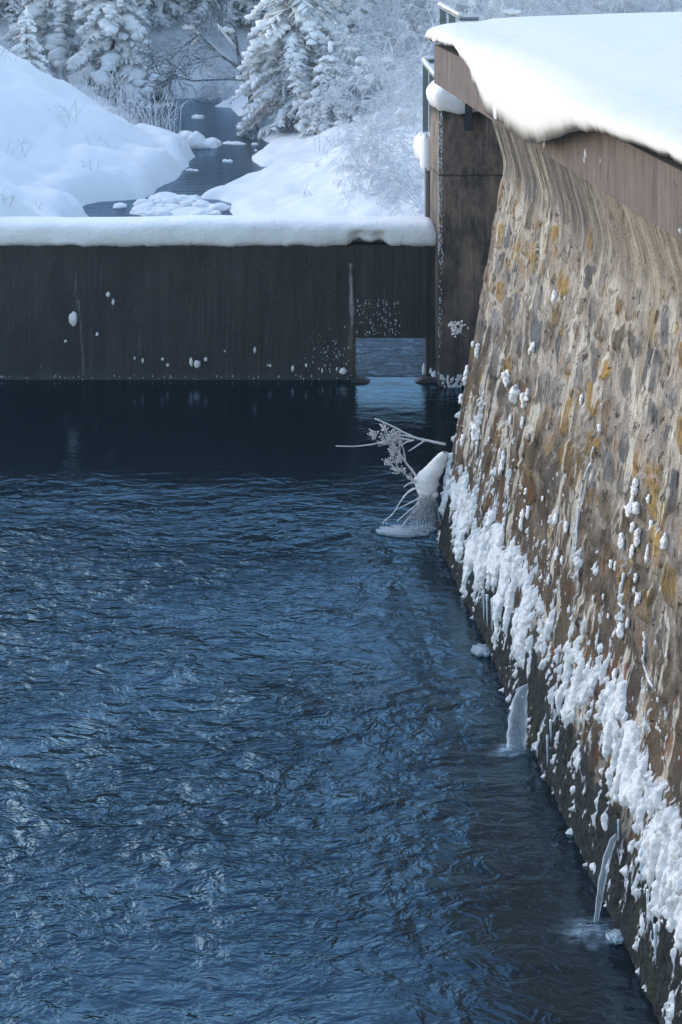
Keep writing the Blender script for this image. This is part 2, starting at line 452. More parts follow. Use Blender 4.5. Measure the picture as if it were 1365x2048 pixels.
# sills either side of the outlet
for a, b, c_ in ((703, 742, 1), (828, 878, -1)):
    m = M(); xa, xb = P(a, 755, WY).x, P(b, 755, WY).x
    pts = [(xa, .0), (xb, .0), (xb - (.10 if c_ == 1 else 0), .055), (xa + (.10 if c_ == -1 else 0), .055)]
    y0, y1 = WY - .16, WY - .008
    i = len(m.v); m.v += [Vector((q[0], y0, q[1] - .01)) for q in pts] + [Vector((q[0], y1, q[1] + .0)) for q in pts]
    m.f += [(0, 1, 2, 3), (7, 6, 5, 4), (0, 4, 5, 1), (1, 5, 6, 2), (2, 6, 7, 3), (3, 7, 4, 0)]
    world_child(m.build('sill', 'weir', smooth=False), ww)
# snow strip
def cap(xa, xb, yf, yb, zb, th, step, endround=(0, .18), notch=None, seed=1):
    X = np.concatenate([np.arange(xa, xb, step), [xb]])
    n = 30; k = np.arange(n) / n * 2 * np.pi
    e = .55
    cy = np.sign(np.cos(k)) * np.abs(np.cos(k)) ** e; cz = np.sign(np.sin(k)) * np.abs(np.sin(k)) ** e
    A = np.zeros((n, len(X), 3)); yc, hw = (yf + yb) / 2, (yb - yf) / 2
    for i in range(n):
        rx = np.clip((xb - X) / max(endround[1], 1e-6), 0, 1) if endround[1] else np.ones_like(X)
        rr = np.sqrt(1 - (1 - rx) ** 2) if endround[1] else rx
        big = 1 + .10 * fbm(X * .8, X * 0 + .3, seed, 3) * 2
        t = th * big * (.55 + .45 * rr)
        zz = zb + t / 2 + cz[i] * t / 2 * (rr * .35 + .65)
        yy = yc + cy[i] * hw * (.8 + .2 * rr)
        nz = fbm(X * 3 + 2, X * 0 + i * .35, seed + 1, 4)
        if cy[i] < 0:
            yy = yy + .05 * nz
            if cz[i] < .2:
                zz = zz + .035 * fbm(X * 6, X * 0 + .2, seed + 3, 4) + (.02 * fbm(X * 18, X * 0, seed + 2, 2))
                if notch is not None:
                    q = notch(X); zz = zz + q * (1 - max(cz[i], -1)) / 2 * .9; yy = yy + q * .8
        else:
            zz = zz + .02 * nz
        A[i] = np.stack([X, yy, zz], -1)
    return A
def notch(X):
    px = CX + X * FPX / WY
    return .085 * (np.exp(-((px - 715) / 16) ** 2) + .9 * np.exp(-((px - 762) / 13) ** 2) + .5 * np.exp(-((px - 738) / 30) ** 2))
world_child(gridmesh('snow_strip', cap(x0, 1.405, WY - .10, WY + .62, 1.90, .37, .03, notch=notch), 'bank_snow', loop_u=True, flip=True), ww)
# stuck snow
def clump_on_weir(px, py, hw, hh, s):
    m = M(); k = WY / FPX; c = P(px, py, WY)
    m.blob((c.x, WY - .012, c.z), (hw * k, hw * k * .7 + .004, hh * k), 2 if hw < 7 else 3, amp=.35, seed=s)
    m.blob((c.x + hw * k * .1, WY - .010, c.z + hh * k * .55), (hw * k * .5, hw * k * .5, hh * k * .6), 2, amp=.4, seed=s + 5)
    world_child(m.build('snow_clump', 'snow'), ww)
for s, q in enumerate([(148, 637, 9, 13), (217, 589, 4, 5), (227, 604, 3, 6), (195, 668, 3, 4), (132, 682, 3, 3), (383, 724, 3.5, 9), (395, 728, 7, 7), (412, 718, 3.5, 4), (510, 700, 2.5, 6), (286, 721, 2.5, 5),
                       (270, 716, 2, 3), (326, 718, 3, 3), (336, 730, 3, 3), (586, 737, 3, 6), (613, 730, 2.5, 4), (687, 742, 8, 6), (541, 731, 2.5, 3), (645, 741, 2, 4), (674, 738, 2, 4), (536, 730, 1.5, 2), (450, 702, 2, 2), (848, 738, 4, 11), (870, 750, 7, 8), (885, 760, 7, 9), (862, 742, 3, 6), (880, 488, 5, 14)]):
    clump_on_weir(*q, s)
rnd = random.Random(4); m = M(); k = WY / FPX
for i in range(300):
    if i < 120: px, py = rnd.uniform(714, 800), rnd.uniform(600, 672)
    elif i < 220: px, py = rnd.gauss(670, 30), rnd.gauss(710, 22)
    elif i < 300: px, py = rnd.uniform(0, 880), rnd.uniform(750, 759)
    else: px, py = rnd.uniform(20, 700), 740 - abs(rnd.gauss(0, 70))
    if (712 < px < 853 and py > 676) or px > 878 or py > 758 or py < 510: continue
    r = rnd.uniform(.35, 1.1) * k; c = P(px, py, WY)
    m.blob((c.x, WY - .006, c.z), (r, r, r * rnd.uniform(1, 3)), 1, amp=.3, seed=i)
o = m.build('rime_flecks', 'rime'); o['kind'] = 'stuff'; world_child(o, ww)

# ---------------------------------------------------------------- pier at the end of the weir wall
pr = empty('concrete_pier', (1.9, 25.5, 0), 'tall brown board marked concrete pier where the weir wall ends, snow on its top', 'pier')
PF = 25.45; pxl = P(879, 300, PF).x; ztop = P(900, 222, PF).z
XX, ZZ = np.meshgrid(np.linspace(pxl, 4.2, 120), np.linspace(-.6, ztop, 200), indexing='ij')
YW = PF - .012 * fbm(XX * 5, ZZ * 3, 1, 4) + .02 * np.exp(-((XX - pxl) / .01) ** 2)
Z2 = ZZ + np.where(ZZ > ztop - .1, 1, 0) * .03 * fbm(XX * 8, XX * 0, 2, 3)
world_child(gridmesh('pier_face', np.stack([XX, YW, Z2], -1), 'pier'), pr)
sidedx = -.1137
m = M()
def prism(m, pts, z0, z1):
    i = len(m.v); n = len(pts)
    m.v += [Vector((x, y, z0)) for x, y in pts] + [Vector((x, y, z1)) for x, y in pts]
    m.f += [tuple(range(i, i + n))[::-1], tuple(range(i + n, i + 2 * n))]
    m.f += [(i + k, i + (k + 1) % n, i + n + (k + 1) % n, i + n + k) for k in range(n)]
def side(Y, dx=0): return (pxl + sidedx * (Y - PF) + dx, Y)
prism(m, [side(PF + .006), (4.2, PF + .006), (4.2, 26.25), side(26.25)], -.6, ztop - .02)
world_child(m.build('pier_core', 'pier', smooth=False), pr)
# lower rear part with the stop-log groove
rt = P(855, 322, 26.7).z
m = M(); xl = P(851, 380, 26.75).x
prism(m, [(xl, 26.5), (xl + .05, 26.49), (xl + .06, 26.56), (xl + .10, 26.56), (xl + .11, 26.47), (4.0, 26.26), (4.0, 27.35), (xl + .02, 27.35)], -.6, rt)
world_child(m.build('rear_block', 'conc', smooth=False), pr)
m = M()
for i in range(60):
    z = rnd.uniform(.1, ztop); m.blob((pxl + rnd.uniform(-.012, .014), PF + .0, z), (.009, .009, .02 * rnd.uniform(.6, 1.6)), 1, amp=.4, seed=i)
for i in range(240):
    z = ztop - abs(rnd.gauss(0, 1.3)); m.blob((pxl + .03 + rnd.gauss(0, .010), PF - .004, z), (.005, .005, .014 * rnd.uniform(.6, 1.8)), 1, amp=.4, seed=i)
for i in range(45):
    m.blob((P(rnd.uniform(882, 925), 0, PF).x, PF - .02, rnd.uniform(-.02, .16)), (.02, .02, .03), 1, amp=.5, seed=i)
o = m.build('rime_edge', 'rime'); o['kind'] = 'stuff'; world_child(o, pr)
# snow on the pier top and on the rear block
def snowpad(name, pts_fn, parent, nu=40, nv=24, mat='snow'):
    """closed pad: pts_fn(u, v) with u around, v from rim bottom to centre top"""
    A = np.zeros((nu, nv, 3))
    for i in range(nu):
        for j in range(nv): A[i, j] = pts_fn(i / nu, j / (nv - 1))
    o = gridmesh(name, A, mat, loop_u=True, flip=True); world_child(o, parent); return o
def rectpad(cx, cy, hx, hy, z0, th, shear=0.0, over=.05, seed=1.0, e=.28):
    def f(u, v):
        t = 2 * math.pi * u; c, s_ = math.cos(t), math.sin(t)
        rx = math.copysign(abs(c) ** e, c); ry = math.copysign(abs(s_) ** e, s_)
        a = min(v / .55, 1.0) * math.pi / 2 if v < .55 else math.pi / 2
        if v < .55:
            ang = -.9 + (math.pi / 2 + .9) * v / .55
            out = 1 - .16 * (1 - math.cos(ang)); zz = z0 + th * (.42 + .58 * math.sin(ang)) if ang > 0 else z0 + th * (.42 + .5 * math.sin(ang))
            out = 1 - (1 - math.cos(ang)) * .22
        else:
            out = .78 * (1 - (v - .55) / .45); zz = z0 + th
        n = mnoise.noise(Vector((rx * out * 2.2 + seed, ry * out * 2.2, seed * 2 + zz)))
        n2 = mnoise.noise(Vector((rx * out * 7 + seed, ry * out * 7, seed * 2 + zz * 6)))
        x = rx * out * (hx + over) * (1 + .05 * n); y_ = ry * out * (hy + over) * (1 + .05 * n)
        return (cx + x + shear * y_, cy + y_, zz + .05 * n + .05 * n2)
    return f
snowpad('snow_cap', rectpad(2.7, 25.85, 1.30, .40, ztop - .03, .42, -.1137, .12, 2.0), pr, 90, 26)
snowpad('snow_cap', rectpad(xl + .58, 26.98, .60, .42, rt - .05, .36, -.1137, .10, 5.0), pr, 90, 26)
snowpad('snow_lump', rectpad(xl + .02, 26.62, .07, .16, rt - .10, .50, -.1137, .03, 7.0, .7), pr, 40, 20)

# ---------------------------------------------------------------- battered stone wall
X0B, DIRX = 3.246, -.1137
ZK, ZT = 4.06, 4.60
def x0of(Z):
    Z = np.asarray(Z, float)
    a = X0B + .182 * Z
    b = (X0B + .182 * ZK) - (Z - ZK) * .30
    k = .06
    return -k * np.log(np.exp(-a / k) + np.exp(-b / k)) + .02 * np.exp(-((Z - ZK) / .2) ** 2)
L0 = math.sqrt(1 + DIRX ** 2); DV = np.array([DIRX / L0, 1 / L0]); NV = np.array([-1 / L0, DIRX / L0])
YA = 19.35; R0 = 1.0
def plan(s):
    """distance along the wall foot from Y=6 -> foot point and outward normal"""
    s = np.asarray(s, float); sA = (YA - 6) * L0
    P0 = np.array([X0B + DIRX * 6, 6.0]); pa = P0 + DV * sA; c = pa - NV * R0
    th = np.clip((s - sA) / R0, 0, math.pi / 2); ex = np.clip(s - sA - R0 * math.pi / 2, 0, None)
    ct, st = np.cos(th), np.sin(th)
    n = np.stack([NV[0] * ct + NV[1] * st, -NV[0] * st + NV[1] * ct], -1)
    base = np.where((s < sA)[..., None], P0 + DV * np.minimum(s, sA)[..., None], c + n * R0)
    dend = np.array([DV[1], -DV[0]])
    return base + ex[..., None] * dend, n
def wpt(s, Z, out=0.0):
    b, n = plan(s); off = (x0of(Z) - X0B) / L0
    q = b + n * (np.asarray(out) - off)[..., None]
    return np.stack([q[..., 0], q[..., 1], np.broadcast_to(Z, q[..., 0].shape)], -1)
# voronoi rubble masonry, in wall space
def voro(u, v, seed=3):
    rs = np.random.RandomState(seed); J = rs.rand(512, 512, 3)
    iu = np.floor(u).astype(int); iv = np.floor(v).astype(int)
    f1 = np.full(u.shape, 9.0); f2 = np.full(u.shape, 9.0); cid = np.zeros(u.shape)
    for du in (-2, -1, 0, 1, 2):
        for dv in (-1, 0, 1):
            a = iu + du; b = iv + dv; j = J[a & 511, b & 511]
            cx = a + .5 + (b & 1) * .5 + (j[..., 0] - .5) * .75; cy = b + .5 + (j[..., 1] - .5) * .6
            d = (np.abs(u - cx) ** 4 + np.abs(v - cy) ** 4) ** (1 / 4)
            lt = d < f1
            f2 = np.where(lt, f1, np.minimum(f2, d)); cid = np.where(lt, j[..., 2], cid); f1 = np.where(lt, d, f1)
    return f2 - f1, cid
ss = np.concatenate([np.arange(0, 3.6, .06), np.arange(3.6, 15.6, .0175), np.arange(15.6, 18.4, .05)])
tt = np.concatenate([np.arange(-.6, 0, .1), np.arange(0, ZT + .001, .0165)])
SS, TT = np.meshgrid(ss, tt, indexing='ij')
wu = SS / .44 + .32 * fbm(SS * 2.6, TT * 2.6, 1, 5); wv_ = TT / .30 + .36 * fbm(SS * 2.6 + 5, TT * 2.6, 2, 5)
edge, cid = voro(wu, wv_)
band = sst(ZK - .35, ZK + .05, TT + .5 * fbm(SS * 3, TT * .5, 4, 3))
foot = sst(.55, .25, TT + .4 * fbm(SS * 2, TT * 2, 5, 3))
pointing = sst(.10, .24, edge + .95 * fbm(SS * 3.5, TT * 3.0, 6, 5) - .12 * sst(1.6, 3.2, TT))
disp = pointing * (.016 + .03 * (cid - .5)) + .022 * fbm(SS * 2.2, TT * 2.2, 3, 4) + .020 * fbm(SS * 11, TT * 9, 2, 5)
disp = disp * (1 - band) * (1 - .5 * foot) + band * (.022 * fbm(SS * 9, TT * .8, 1, 4) + .008 * fbm(SS * 28, TT * 2.0, 2, 3)) + foot * .045 * fbm(SS * 14, TT * 14, 4, 4)
disp += .06 * fbm(SS * .45, TT * .5, 0, 2)
def rime_field(SF, TF):
    YF = 6 + SF / L0
    top = np.interp(YF, [10, 11.5, 13.0, 14.2, 16, 17.5, 19, 20], [1.25, 1.30, 1.38, 1.28, 1.10, 1.02, .88, .80]) + .45 * fbm(SF * 1.6, SF * 0, 3, 4) + .2 * fbm(SF * 6, SF * 0, 5, 3)
    bot = np.interp(YF, [10, 11.5, 13.0, 14.2, 16, 17.5, 19, 20], [.10, .35, .62, .52, .42, .30, .30, .36]) + .55 * fbm(SF * 2.4, SF * 0, 6, 4) + .35 * fbm(SF * 9, SF * 0, 1, 3)
    inside = sst(0, .16, top - TF) * sst(-.02, .18, TF - bot)
    f1 = fbm(SF * 7 , TF * 2.3, 2, 5); f2 = fbm(SF * 30, TF * 12, 4, 4)
    mk = inside * .95 + f1 * 2.8 + f2 * 2.3 - .90
    spr = sst(0, .5, 1.75 - TF) * sst(0, .25, TF - .12)
    mk2 = spr * .35 + fbm(SF * 9, TF * 4.5, 3, 5) * 1.6 + f2 * .9 - .80
    mk = np.maximum(mk, mk2)
    mk = np.where(YF > 19.9, mk - (YF - 19.9) * .8, mk)
    return mk
frostf = sst(-.42, .02, rime_field(SS, TT))
sw_ = empty('stone_wall', (2.4, 12, 0), 'battered rubble stone wall stained ochre and cream, rising from the pool on the right', 'wall')
g = Nt('rubble_masonry')
sA_, tA_ = g.attr('ws'), g.attr('wt')
vec = g.n('CombineXYZ', {0: sA_, 1: tA_, 2: 0.0}).outputs[0]
cidn, pt, bd, ft = g.attr('cid'), g.attr('pointing'), g.attr('band'), g.attr('foot')
n1 = g.noise(vec, 3.2, 5, .62, .3); n2 = g.noise(g.scale(vec, (9, 3, 1)), 1.0, 5, .65, .3); n3 = g.noise(vec, 42, 4, .7); n4 = g.noise(vec, 1.15, 4, .6)
stc = g.ramp(g.math('ADD', cidn, g.math('MULTIPLY', g.math('SUBTRACT', n2, .5), .35)), [(0.0, (.085, .085, .09)), (.18, (.15, .15, .155)), (.34, (.12, .095, .07)), (.50, (.21, .18, .15)), (.66, (.32, .20, .06)), (.76, (.17, .12, .075)), (.88, (.26, .25, .255)), (1.0, (.36, .22, .05))])
stc.node.color_ramp.interpolation = 'LINEAR'
mortar = g.mix(g.mr(n1, .35, .65), (.22, .185, .155), (.42, .37, .32))
c = g.mix(g.mr(g.math('ADD', pt, g.math('MULTIPLY', g.math('SUBTRACT', n3, .5), .5)), .25, .8), mortar, stc)
# grey-lilac smeared pointing over wide areas, then cream lime runs
c = g.mix(g.mr(g.noise(g.scale(vec, (1.7, 1.5, 1), (4, 2, 0)), 1.0, 5, .62), .50, .60, 0, .7), c, g.mix(n1, (.22, .19, .17), (.44, .39, .355)))
lime = g.noise(g.scale(vec, (2.6, .9, 1), (1, 7, 0)), 1.0, 5, .6, .6)
limem = g.mr(lime, .55, .585)
c = g.mix(g.math('MULTIPLY', limem, .85), c, g.mix(n2, (.40, .36, .31), (.64, .59, .51)))
ln2 = g.noise(g.scale(vec, (16, .9, 1), (3, 0, 0)), 1.0, 4, .6)
c = g.mix(g.math('MULTIPLY', g.mr(ln2, .58, .64), g.mr(tA_, 2.2, 3.8, 0, .65)), c, (.48, .43, .36))
# ochre iron streaks
och = g.noise(g.scale(vec, (3.4, 2.0, 1), (9, 3, 0)), 1.0, 4, .6)
c = g.mix(g.mr(och, .60, .67, 0, .75), c, g.mix(n3, (.22, .12, .025), (.36, .21, .04)))
stri = g.noise(g.scale(vec, (26, 5, 1), (0, 3, 0)), 1.0, 5, .7, .4)
c = g.mix(1.0, c, g.ramp(stri, [(.30, (.50, .46, .43)), (.45, (.98, .96, .94)), (.56, (1.22, 1.20, 1.17)), (.70, (1.6, 1.56, 1.5))]), 'MULTIPLY')
# brown wet stone lower down
lowf = g.math('MULTIPLY', g.mr(g.math('ADD', tA_, g.math('MULTIPLY', n1, 2.6)), 4.1, 2.9), g.mr(limem, 0, 1, 1, .1))
c = g.mix(g.math('MULTIPLY', lowf, .88), c, g.mix(g.mr(n1, .35, .62), (.040, .028, .020), (.12, .078, .045)))
rs_ = g.math('MULTIPLY', g.mr(g.noise(g.scale(vec, (4, 2, 1), (2, 2, 0)), 1.0, 4, .6), .57, .66), g.mr(tA_, 2.1, 1.5))
c = g.mix(g.math('MULTIPLY', rs_, .75), c, (.17, .055, .02))
# streaked coping band
b1 = g.noise(g.scale(vec, (6.5, .6, 1)), 1.0, 7, .78, .35); b2 = g.noise(g.scale(vec, (30, 2.5, 1)), 1.0, 5, .75)
bc = g.ramp(g.math('ADD', g.math('MULTIPLY', b1, .7), g.math('MULTIPLY', b2, .3)), [(.38, (.05, .046, .045)), (.44, (.11, .10, .092)), (.49, (.17, .15, .135)), (.54, (.27, .24, .20)), (.585, (.50, .43, .35)), (.64, (.56, .49, .41))])
sun_warm = g.mr(sA_, 9.8, 8.6, 0, .30)  # warmer sunlight toward the near right end, painted into the band colour
bc = g.mix(sun_warm, bc, (.50, .40, .29))
c = g.mix(bd, c, bc)
# dark algae foot
alg = g.mix(g.mr(g.noise(vec, 18, 5, .7), .4, .62), (.006, .008, .009), (.030, .032, .028))
alg = g.mix(g.mr(g.noise(vec, 2.1, 3), .55, .68, 0, .6), alg, (.035, .04, .012))
fm_ = g.mr(g.math('ADD', tA_, g.math('MULTIPLY', g.math('SUBTRACT', g.noise(g.scale(vec, (4, 2, 1)), 1.0, 5, .65), .5), 1.3)), .85, .55)
pit_ = g.noise(g.scale(vec, (11, 9, 1), (6, 1, 0)), 1.0, 4, .62, .5)
pm = g.math('MULTIPLY', g.mr(pit_, .60, .66, 0, .8), g.mr(bd, 0, 1, 1, .35))
c = g.mix(pm, c, (.035, .028, .022))
c = g.mix(g.mr(g.noise(g.scale(vec, (6, 5, 1), (2, 9, 0)), 1.0, 6, .7, .5), .55, .61, 0, .55), c, (.11, .078, .052))
c = g.mix(g.mr(g.noise(g.scale(vec, (13, 6, 1), (8, 2, 0)), 1.0, 5, .7, .3), .38, .31, 0, .45), c, (.46, .41, .35))
# small dark pores
c = g.mix(g.mr(n3, .60, .70, 0, .65), c, (.04, .032, .026))
c = g.mix(g.mr(n3, .38, .30, 0, .2), c, (.42, .38, .33))
c = g.mix(fm_, c, alg)
fr_ = g.math('SUBTRACT', g.attr('frost'), g.mr(tA_, 1.5, 2.3, 0, .6))
fn = g.noise(g.scale(vec, (34, 22, 1)), 1.0, 5, .75)
frm = g.mr(g.math('ADD', fn, g.math('MULTIPLY', fr_, .26)), .66, .74)
c = g.mix(g.math('MULTIPLY', frm, .85), c, (.52, .55, .60))
hh = g.math('SUBTRACT', g.math('MULTIPLY', n3, .7), pm)
hh = g.math('ADD', hh, g.math('MULTIPLY', g.noise(vec, 14, 5, .7), 1.0))
rough = g.mr(fm_, 0, 1, .85, .6)
g.pbr(c, rough, g.bump(hh, 1.0, .035), Specular_IOR_Level=.12); MAT['stone'] = g.m
world_child(gridmesh('masonry', wpt(SS, TT, disp), 'stone', attrs={'ws': SS, 'wt': TT, 'cid': cid, 'pointing': pointing, 'band': band, 'foot': foot, 'frost': frostf}, flip=True), sw_)
def disp_at(s, t):
    i = min(max(np.searchsorted(ss, s), 0), len(ss) - 1); j = min(max(np.searchsorted(tt, t), 0), len(tt) - 1)
    return float(disp[i, j])
def on_wall(px, py):
    """pixel -> (s, Z) on the straight face"""
    a = (py - HY) / (px - 273.0)
    Z = (EYE - a * X0B) / (1 + .182 * a)
    if Z > ZK: Z = ZK
    Y = FPX * (X0B + .182 * Z) / (px - 273.0)
    return (Y - 6) * L0, Z
# snow lumps stuck on the stones
def wall_lump(px, py, hw, hh, sd):
    s, z = on_wall(px, py)
    if s > 13.6: s = 13.6
    q = wpt(np.array([s]), np.array([z]), np.array([disp_at(s, z) + .012]))[0]
    k = q[1] / FPX; m = M(); r = random.Random(sd)
    n = max(2, int(hh / max(hw, 3) * 2.0))
    # the face is seen at a slant, so a lump of width hw runs further along the wall
    Rr = Matrix(((DV[0], NV[0], 0), (DV[1], NV[1], 0), (0, 0, 1)))
    n = max(2, min(n, 4))
    for i in range(n):
        t = (i + .5) / n * 2 - 1; wv2 = math.sqrt(max(0, 1 - (t * .85) ** 2))
        zz = -t * hh * k * .85; tl = -.10 * t * hh * k
        off = Vector((DV[0], DV[1], 0)) * (r.uniform(-.4, .4) * hw * k)
        cpt = Vector(q) + Vector((0, 0, zz)) + off + Vector((NV[0], NV[1], 0)) * (-.17 * zz + .004)
        rw = hw * k * (.55 + .45 * wv2) * r.uniform(.8, 1.15)
        m.blob(cpt, (rw * 1.3, rw * .85, max(hh * k / n * 1.9, rw * .8)), 3 if hw > 6 else 2, Rr, .55, 1.5, sd + i * .7)
    return m
lumps = [(1015, 760, 11, 12), (1036, 792, 13, 13), (1052, 806, 9, 10), (1063, 792, 6, 12), (1117, 597, 8, 12), (1073, 697, 7, 8), (1066, 706, 4, 5), (958, 703, 7, 12), (951, 690, 4, 5), (914, 712, 6, 7), (918, 736, 7, 12), (908, 774, 6, 9), (953, 868, 10, 12), (952, 852, 4, 6),
         (930, 882, 6, 11), (1012, 925, 7, 18), (1006, 940, 5, 8), (1172, 803, 5, 10), (1210, 860, 8, 6), (1048, 848, 4, 11), (1026, 842, 4, 7), (1280, 980, 7, 17), (1274, 1008, 6, 10), (1268, 1028, 10, 10), (1284, 1022, 8, 8), (1280, 1060, 6, 10), (1250, 1086, 8, 13), (1288, 1080, 7, 16), (1276, 1108, 6, 14), (1305, 1112, 5, 17), (1309, 1055, 6, 9), (1309, 1002, 5, 8),
         (1346, 1088, 8, 13), (1232, 1132, 5, 7), (1240, 1136, 4, 9), (1122, 1040, 6, 10), (1146, 1056, 5, 10), (1053, 1035, 6, 14), (1062, 1028, 6, 12), (1050, 1052, 6, 8), (1014, 1050, 5, 13), (1128, 1110, 5, 12), (1136, 1122, 4, 8), (1276, 1160, 5, 8), (1286, 1200, 7, 8), (1280, 1208, 4, 8), (1248, 1265, 8, 11), (1262, 1250, 5, 9), (1215, 1197, 3, 6), (1235, 1352, 6, 11), (1236, 1366, 5, 5), (1272, 1184, 4, 5), (1112, 1160, 4, 10), (1225, 1235, 3, 4), (1340, 1315, 3, 5), (1060, 985, 4, 6), (1095, 1000, 3, 4), (1182, 815, 3, 5), (1006, 905, 3, 7), (978, 880, 3, 4), (968, 930, 4, 8), (1193, 1200, 3, 5), (1068, 1510, 4, 6), (1140, 600, 2, 3)]
for i, q in enumerate(lumps):
    world_child(wall_lump(*q, i).build('snow_clump', 'snow'), sw_)
m = M(); rnd = random.Random(11)
for i in range(300):
    s = rnd.uniform(4.2, 13.6); z = abs(rnd.gauss(0, .45)) + 1.05 if rnd.random() < .85 else rnd.uniform(.2, 3.4)
    if z > 3.6: continue
    if vn(s * 2.5, z * 2, 2) < .45: continue
    r = rnd.uniform(.004, .013)
    q = wpt(np.array([s]), np.array([z]), np.array([disp_at(s, z) + .003]))[0]
    m.blob(q, (r * .9, r * 1.3, r * rnd.uniform(1, 2.2)), 1, amp=.4, seed=i)
o = m.build('snow_flecks', 'snow'); o['kind'] = 'stuff'; world_child(o, sw_)
# rime crust band above the waterline
fs = np.arange(4.0, 14.7, .0115); ftt = np.arange(-.03, 1.9, .0115)
SF, TF = np.meshgrid(fs, ftt, indexing='ij')
mk = rime_field(SF, TF); YF = 6 + SF / L0
i0 = np.searchsorted(ss, SF.ravel()).clip(0, len(ss) - 1); j0 = np.searchsorted(tt, TF.ravel()).clip(0, len(tt) - 1)
base = disp[i0, j0].reshape(SF.shape)
th = np.clip(mk, 0, .45) / .45
thick = .030 * th ** .75 + .016 * th * (fbm(SF * 42, TF * 30, 7, 4) + .35) * 2 + .02 * th * fbm(SF * 8, TF * 6, 5, 2)
thick = np.where(mk > 0, thick, -.02)
A = wpt(SF, TF, base + thick)
kp = (mk[:-1, :-1] > -.03) | (mk[1:, 1:] > -.03) | (mk[:-1, 1:] > -.03) | (mk[1:, :-1] > -.03)
o = gridmesh('rime_crust', A, 'rime', keep=kp, flip=True); world_child(o, sw_)
# clear ice skin + icicles at the foot
g = Nt('ice'); p = g.pos()
g.pbr((.72, .84, .93), .15, g.bump(g.noise(p, 45, 4, .6), .8, .02), IOR=1.31, Transmission_Weight=.6)
MAT['ice'] = g.m
def icicle(px, py0, py1, r):
    s, z0 = on_wall(px, py0); _, z1 = on_wall(px, py1)
    m = M(); pts = []; rad = []
    for k in range(9):
        t = k / 8; z = z0 + (z1 - z0) * t
        q = wpt(np.array([s]), np.array([z0]), np.array([.07]))[0]; pts.append((q[0], q[1], z)); rad.append(r * (1 - t) ** .7 * (1 + .15 * math.sin(k * 2.3)) + .001)
    m.tube(pts, rad, 7); world_child(m.build('icicle', 'ice'), sw_)
for q in [(1113, 1470, 1560, .010), (1120, 1440, 1500, .012), (1092, 1490, 1525, .008), (1160, 1300, 1390, .008), (1305, 1700, 1800, .012), (1334, 1850, 1960, .014), (1000, 1200, 1290, .012), (990, 1190, 1280, .014), (983, 1180, 1270, .012), (1318, 1780, 1900, .010), (1258, 1640, 1700, .008), (1178, 1440, 1480, .007)]:
    icicle(*q)
# white lime/ice trails
def trail(pts, r):
    m = M(); P3 = []; R_ = []
    for i in range(len(pts) - 1):
        for k in range(8):
            t = k / 8; x = pts[i][0] * (1 - t) + pts[i + 1][0] * t; y = pts[i][1] * (1 - t) + pts[i + 1][1] * t
            s, z = on_wall(x, y); P3.append(wpt(np.array([s]), np.array([z]), np.array([disp_at(s, z) + .004]))[0]); R_.append(r * (.5 + 1.0 * float(vn(i * 8 + k * 1.3, 3.3, 2))))
    m.tube(P3, R_, 6); world_child(m.build('ice_trail', 'rime'), sw_)
trail([(1199, 897), (1190, 930), (1176, 965), (1170, 1010), (1164, 1060), (1158, 1120)], .010)
trail([(1290, 1268), (1296, 1300), (1288, 1335), (1298, 1365), (1308, 1380)], .010)
trail([(1257, 1150), (1252, 1180), (1246, 1210), (1254, 1222)], .014)
trail([(978, 402), (964, 440), (958, 480)], .02)

# ---------------------------------------------------------------- deck with its edge beam and snow blanket
dk = empty('concrete_deck', (4, 20, 4.6), 'concrete deck edge above the stone wall under a deep blanket of snow', 'bridge deck')
XD = 3.79; ZD0, ZD1, YE = 4.565, 5.055, 22.93
def dxy(Y, a=0.0): return (XD + a + DIRX * Y, Y)
Yg = np.arange(5, YE + .001, .03); Zg = np.linspace(ZD0, ZD1, 30)
YY, ZZ = np.meshgrid(Yg, Zg, indexing='ij')
XXd = XD + DIRX * YY - .008 * fbm(YY * 6, ZZ * 1, 2, 4)
world_child(gridmesh('edge_beam', np.stack([XXd, YY, ZZ + np.where(ZZ < ZD0 + .02, .012 * fbm(YY * 7, YY * 0, 1, 3), 0)], -1), 'conc'), dk)
m = M()
prism(m, [dxy(5, .01), (15, 5), (15, YE), dxy(YE, .01)], ZD0 + .003, ZD1)
world_child(m.build('deck_slab', 'conc', smooth=False), dk)
rim = [(5, 5.16), (12.1, 5.16), (12.9, 5.15), (14, 5.12), (14.7, 5.04), (15.6, 4.86), (16.2, 4.72), (16.9, 4.655), (17.7, 4.64), (19.1, 4.65), (19.7, 4.83), (20.3, 5.03), (21.1, 5.17), (22.3, 5.13), (23.3, 5.11)]
Yb = np.concatenate([np.arange(5, YE - .5, .035), YE + .12 - .62 * (1 - np.sin(np.linspace(0, math.pi / 2, 30)))])
rz = np.interp(Yb, *zip(*rim)) + .03 * fbm(Yb * 5, Yb * 0, 1, 4) + .02 * fbm(Yb * 22, Yb * 0, 2, 3)
ovh = np.interp(Yb, [5, 12, 13.5, 15, 16.5, 18, 19.5, 21, 23.4], [.13, .16, .22, .30, .24, .14, .10, .10, .12]) + .05 * fbm(Yb * 1.5, Yb * 0, 4, 3)
zt = np.interp(Yb, [5, 14, 18, 21, 22.6], [5.44, 5.44, 5.42, 5.43, 5.45])
er = np.sqrt(np.clip(1 - (np.clip(Yb - (YE - .16), 0, None) / .283) ** 2, 0, 1))
rows = []
def row(a, z): rows.append(np.stack([XD + DIRX * Yb + a, Yb, z], -1))
for q in (0, .5, 1): row(.02 - (ovh * .7 + .02) * q, rz + .06 * (1 - q) ** 2 + .02)
